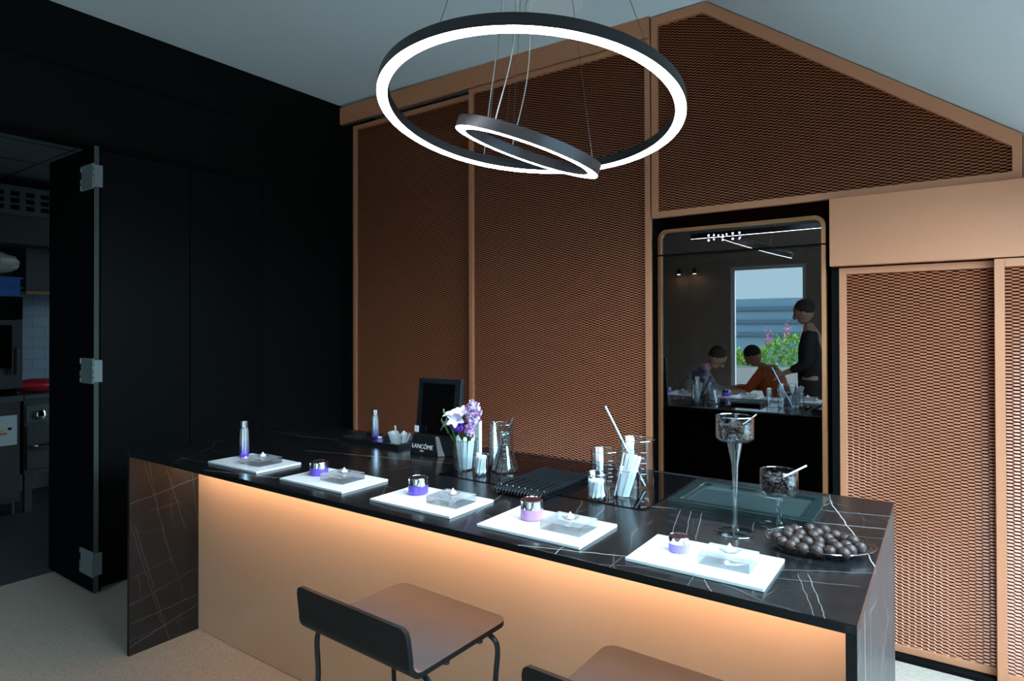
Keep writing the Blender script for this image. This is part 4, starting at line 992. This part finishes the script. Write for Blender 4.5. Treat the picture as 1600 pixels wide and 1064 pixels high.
for x,l_ in ((-3.42,'small warm spotlight on the wall by the terrace window, further left'),(-3.17,'small warm spotlight on the wall nearest the terrace window')):
    t = thing('wall_spotlight',l_,'lamp',(x,YF+.12,2.3))
    MB().lathe([(.03,0),(.03,.09),(0,.09)],n=20).build('housing','anod',t,smooth=True)
    MB().lathe([(0,-.001),(.026,-.001),(.026,.004),(0,.004)],n=20).build('bulb','wall_lamp',t)
    B(-.008,.008,-.12,-.03,.04,.055).build('bracket','anod',t)

M['skin'] = mat('skin', (.55,.33,.24), .5)
M['hair'] = mat('dark brown hair', (.035,.02,.012), .6)
M['dark_cloth'] = mat('black cloth', (.012,.013,.016), .8)
M['grey_cloth'] = mat('pale grey cloth', (.35,.36,.40), .8)
M['orange_cloth'] = mat('orange cloth', (.55,.13,.04), .8)
def skinned(name, chains, m, parent, sub=1):
    """chains: lists of (x,y,z,r); a chain whose first point equals an earlier point is welded to it"""
    vs = []; rs = []; es = []; idx = {}
    for ch in chains:
        prev = None
        for x,y,z,r_ in ch:
            key = (round(x,4),round(y,4),round(z,4))
            if key not in idx: idx[key] = len(vs); vs.append((x,y,z)); rs.append(r_)
            if prev is not None and prev != idx[key]: es.append((prev, idx[key]))
            prev = idx[key]
    me = bpy.data.meshes.new(name); me.from_pydata(vs, es, []); me.materials.append(M[m])
    o = bpy.data.objects.new(name, me); COL.objects.link(o); o.parent = parent
    sk = o.modifiers.new('skin','SKIN'); me.skin_vertices or None
    if not me.skin_vertices: 
        lay = me.attributes
    for i,r_ in enumerate(rs):
        me.skin_vertices[0].data[i].radius = (r_,r_)
    me.skin_vertices[0].data[0].use_root = True
    ss = o.modifiers.new('sub','SUBSURF'); ss.levels = sub; ss.render_levels = sub
    dg = bpy.context.evaluated_depsgraph_get(); dg.update()
    nm = bpy.data.meshes.new_from_object(o.evaluated_get(dg)); o.modifiers.clear(); o.data = nm
    nm.polygons.foreach_set('use_smooth',[True]*len(nm.polygons)); return o
def person(label, loc, rz, hip, chest, neck, head, sh, el, wr, kn, an, top, legs, hair='hair'):
    """joints in a local frame that faces -y; paired joints are given for +x and mirrored"""
    t = thing('person', label, 'person', loc, rz)
    V = Vector; hd = V(head); up = (hd-V(neck)).normalized()
    def mir(p): return (-p[0],p[1],p[2])
    body = [[(*hip,.12),(*chest,.14),(*neck,.055),(*(V(neck)+up*.06),.052)]]
    for f in (lambda p:p, mir):
        s_,e_,w_ = f(sh),f(el),f(wr)
        body.append([(*chest,.14),(*s_,.055),(*e_,.040),(*w_,.027)])
        k_,a_ = f(kn),f(an); hj = f((.09,hip[1],hip[2]-.05))
        body.append([(*hip,.12),(*hj,.085),(*k_,.055),(*a_,.038),(a_[0],a_[1]-.12,a_[2]-.05,.032)])
        # hand: palm then five fingers
        d_ = (V(w_)-V(e_)).normalized(); side = d_.cross(V((0,0,1))).normalized(); palm = V(w_)+d_*.075
        body.append([(*w_,.027),(*palm,.030)])
        for q,(off,L_) in enumerate(((-.03,.065),(-.010,.078),(.010,.072),(.028,.058))):
            a0 = palm+side*off*.8+d_*.012; a1 = a0+d_*L_*.5+V((0,0,-.008)); a2_ = a1+d_*L_*.4+V((0,0,-.02))
            body.append([(*palm,.030),(*a0,.011),(*a1,.009),(*a2_,.008)])
        th0 = V(w_)+d_*.03-side*.03*(1 if f is mir else 1); th1 = th0-side*.02+d_*.03; body.append([(*w_,.027),(*th0,.012),(*th1,.010)])
    b_ = skinned('body', body, 'skin', t)
    # head with face
    fr_ = V((0,-1,0)); fr_ = (fr_-up*fr_.dot(up)).normalized(); rt = up.cross(fr_)
    Rm = Matrix(((rt.x,-fr_.x,up.x,hd.x),(rt.y,-fr_.y,up.y,hd.y),(rt.z,-fr_.z,up.z,hd.z),(0,0,0,1)))
    mb = MB().ball((0,0,.02),.105,20,14,(.76,.93,1.02)); mb.ball((0,-.022,-.055),.062,16,10,(.82,.95,.9)); mb.ball((0,-.102,-.015),.016,10,8,(.75,1.3,1.5))
    for sx in (-1,1): mb.ball((sx*.078,.006,-.01),.024,10,8,(.35,.8,1.2))
    mb.xf(Rm).build('head','skin',t,smooth=True)
    mb = MB()
    for sx in (-1,1): mb.ball((sx*.030,-.088,.012),.011,10,8)
    mb.box(-.022,.022,-.088,-.078,-.062,-.056); mb.xf(Rm).build('eyes_and_mouth','dark_cloth',t,smooth=True)
    MB().ball((0,.018,.045),.108,20,12,(.80,.92,.92)).xf(Rm).build('hair',hair,t,smooth=True)
    tp = [[(hip[0],hip[1],hip[2]-.10,.158),(hip[0],hip[1],hip[2]+.02,.152),(*chest,.162),(*V(neck).lerp(V(chest),.35),.075)]]
    for f in (lambda p:p, mir): s_,e_,w_ = f(sh),f(el),f(wr); tp.append([(*chest,.162),(*s_,.072),(*e_,.055),(*V(e_).lerp(V(w_),.85),.042)])
    skinned('shirt', tp, top, t)
    tr = [[(hip[0],hip[1],hip[2]+.07,.150),(hip[0],hip[1],hip[2]-.03,.155)]]
    for f in (lambda p:p, mir): k_,a_ = f(kn),f(an); tr.append([(hip[0],hip[1],hip[2]-.03,.155),(*f((.09,hip[1],hip[2]-.12)),.110),(*k_,.075),(*V(k_).lerp(V(a_),.95),.056)])
    skinned('trousers', tr, legs, t)
    for sx in (-1,1):
        a_ = an if sx > 0 else mir(an)
        MB().ball((a_[0],a_[1]-.06,a_[2]-.035),.06,14,8,(.75,2.1,.72)).build('shoe','dark_cloth',t,smooth=True)
    return t
person('standing person in black seen in profile, looking down near the terrace window',(-1.15,-.40,0),math.radians(-90),
       (0,.02,.95),(0,.02,1.28),(0,.0,1.47),(0,-.05,1.62),(.19,.02,1.40),(.25,.03,1.12),(.20,-.18,1.02),(.10,-.01,.50),(.11,.03,.09),'dark_cloth','dark_cloth')
for x,y,rz_,top_,l_ in ((-2.36,-.40,80,'grey_cloth','seated person in a pale grey top bending over the low table'),(-1.60,-.95,-80,'orange_cloth','seated person in an orange top leaning over the low table')):
    person(l_,(x,y,0),math.radians(rz_),(0,.10,.56),(0,-.06,.86),(0,-.15,1.02),(0,-.25,1.13),(.18,-.07,.98),(.24,-.22,.76),(.14,-.42,.77),(.11,-.32,.52),(.12,-.30,.09),top_,'dark_cloth')
    c_,s_ = math.cos(math.radians(rz_)), math.sin(math.radians(rz_)); ox,oy = -s_*.12, c_*.12
    t = thing('low_stool','round black stool under the %s person' % ('grey topped' if top_ == 'grey_cloth' else 'orange topped'),'stool',(x+ox,y+oy,0),math.radians(rz_))
    MB().lathe([(0,0),(.16,0),(.17,.01),(.17,.03),(0,.032)],c=(0,0,.375),n=28).build('seat','stool_black',t,smooth=True)
    for k in range(4):
        a = PI/4+k*PI/2; MB().tube([(.10*math.cos(a),.10*math.sin(a),.376),(.15*math.cos(a),.15*math.sin(a),.005)],.010,8).build('leg','stool_metal',t,smooth=True)
t = thing('low_table','small square white table between the two seated people','table',(-1.97,-.64,0))
B(-.10,.10,-.25,.25,.71,.735).build('top','white_plate',t,bevel=.003)
MB().tube([(0,0,.71),(0,0,.02)],.025,14).build('column','stool_metal',t,smooth=True)
MB().lathe([(0,0),(.2,0),(.2,.012),(.03,.02),(0,.02)],n=32).build('foot','stool_metal',t,smooth=True)
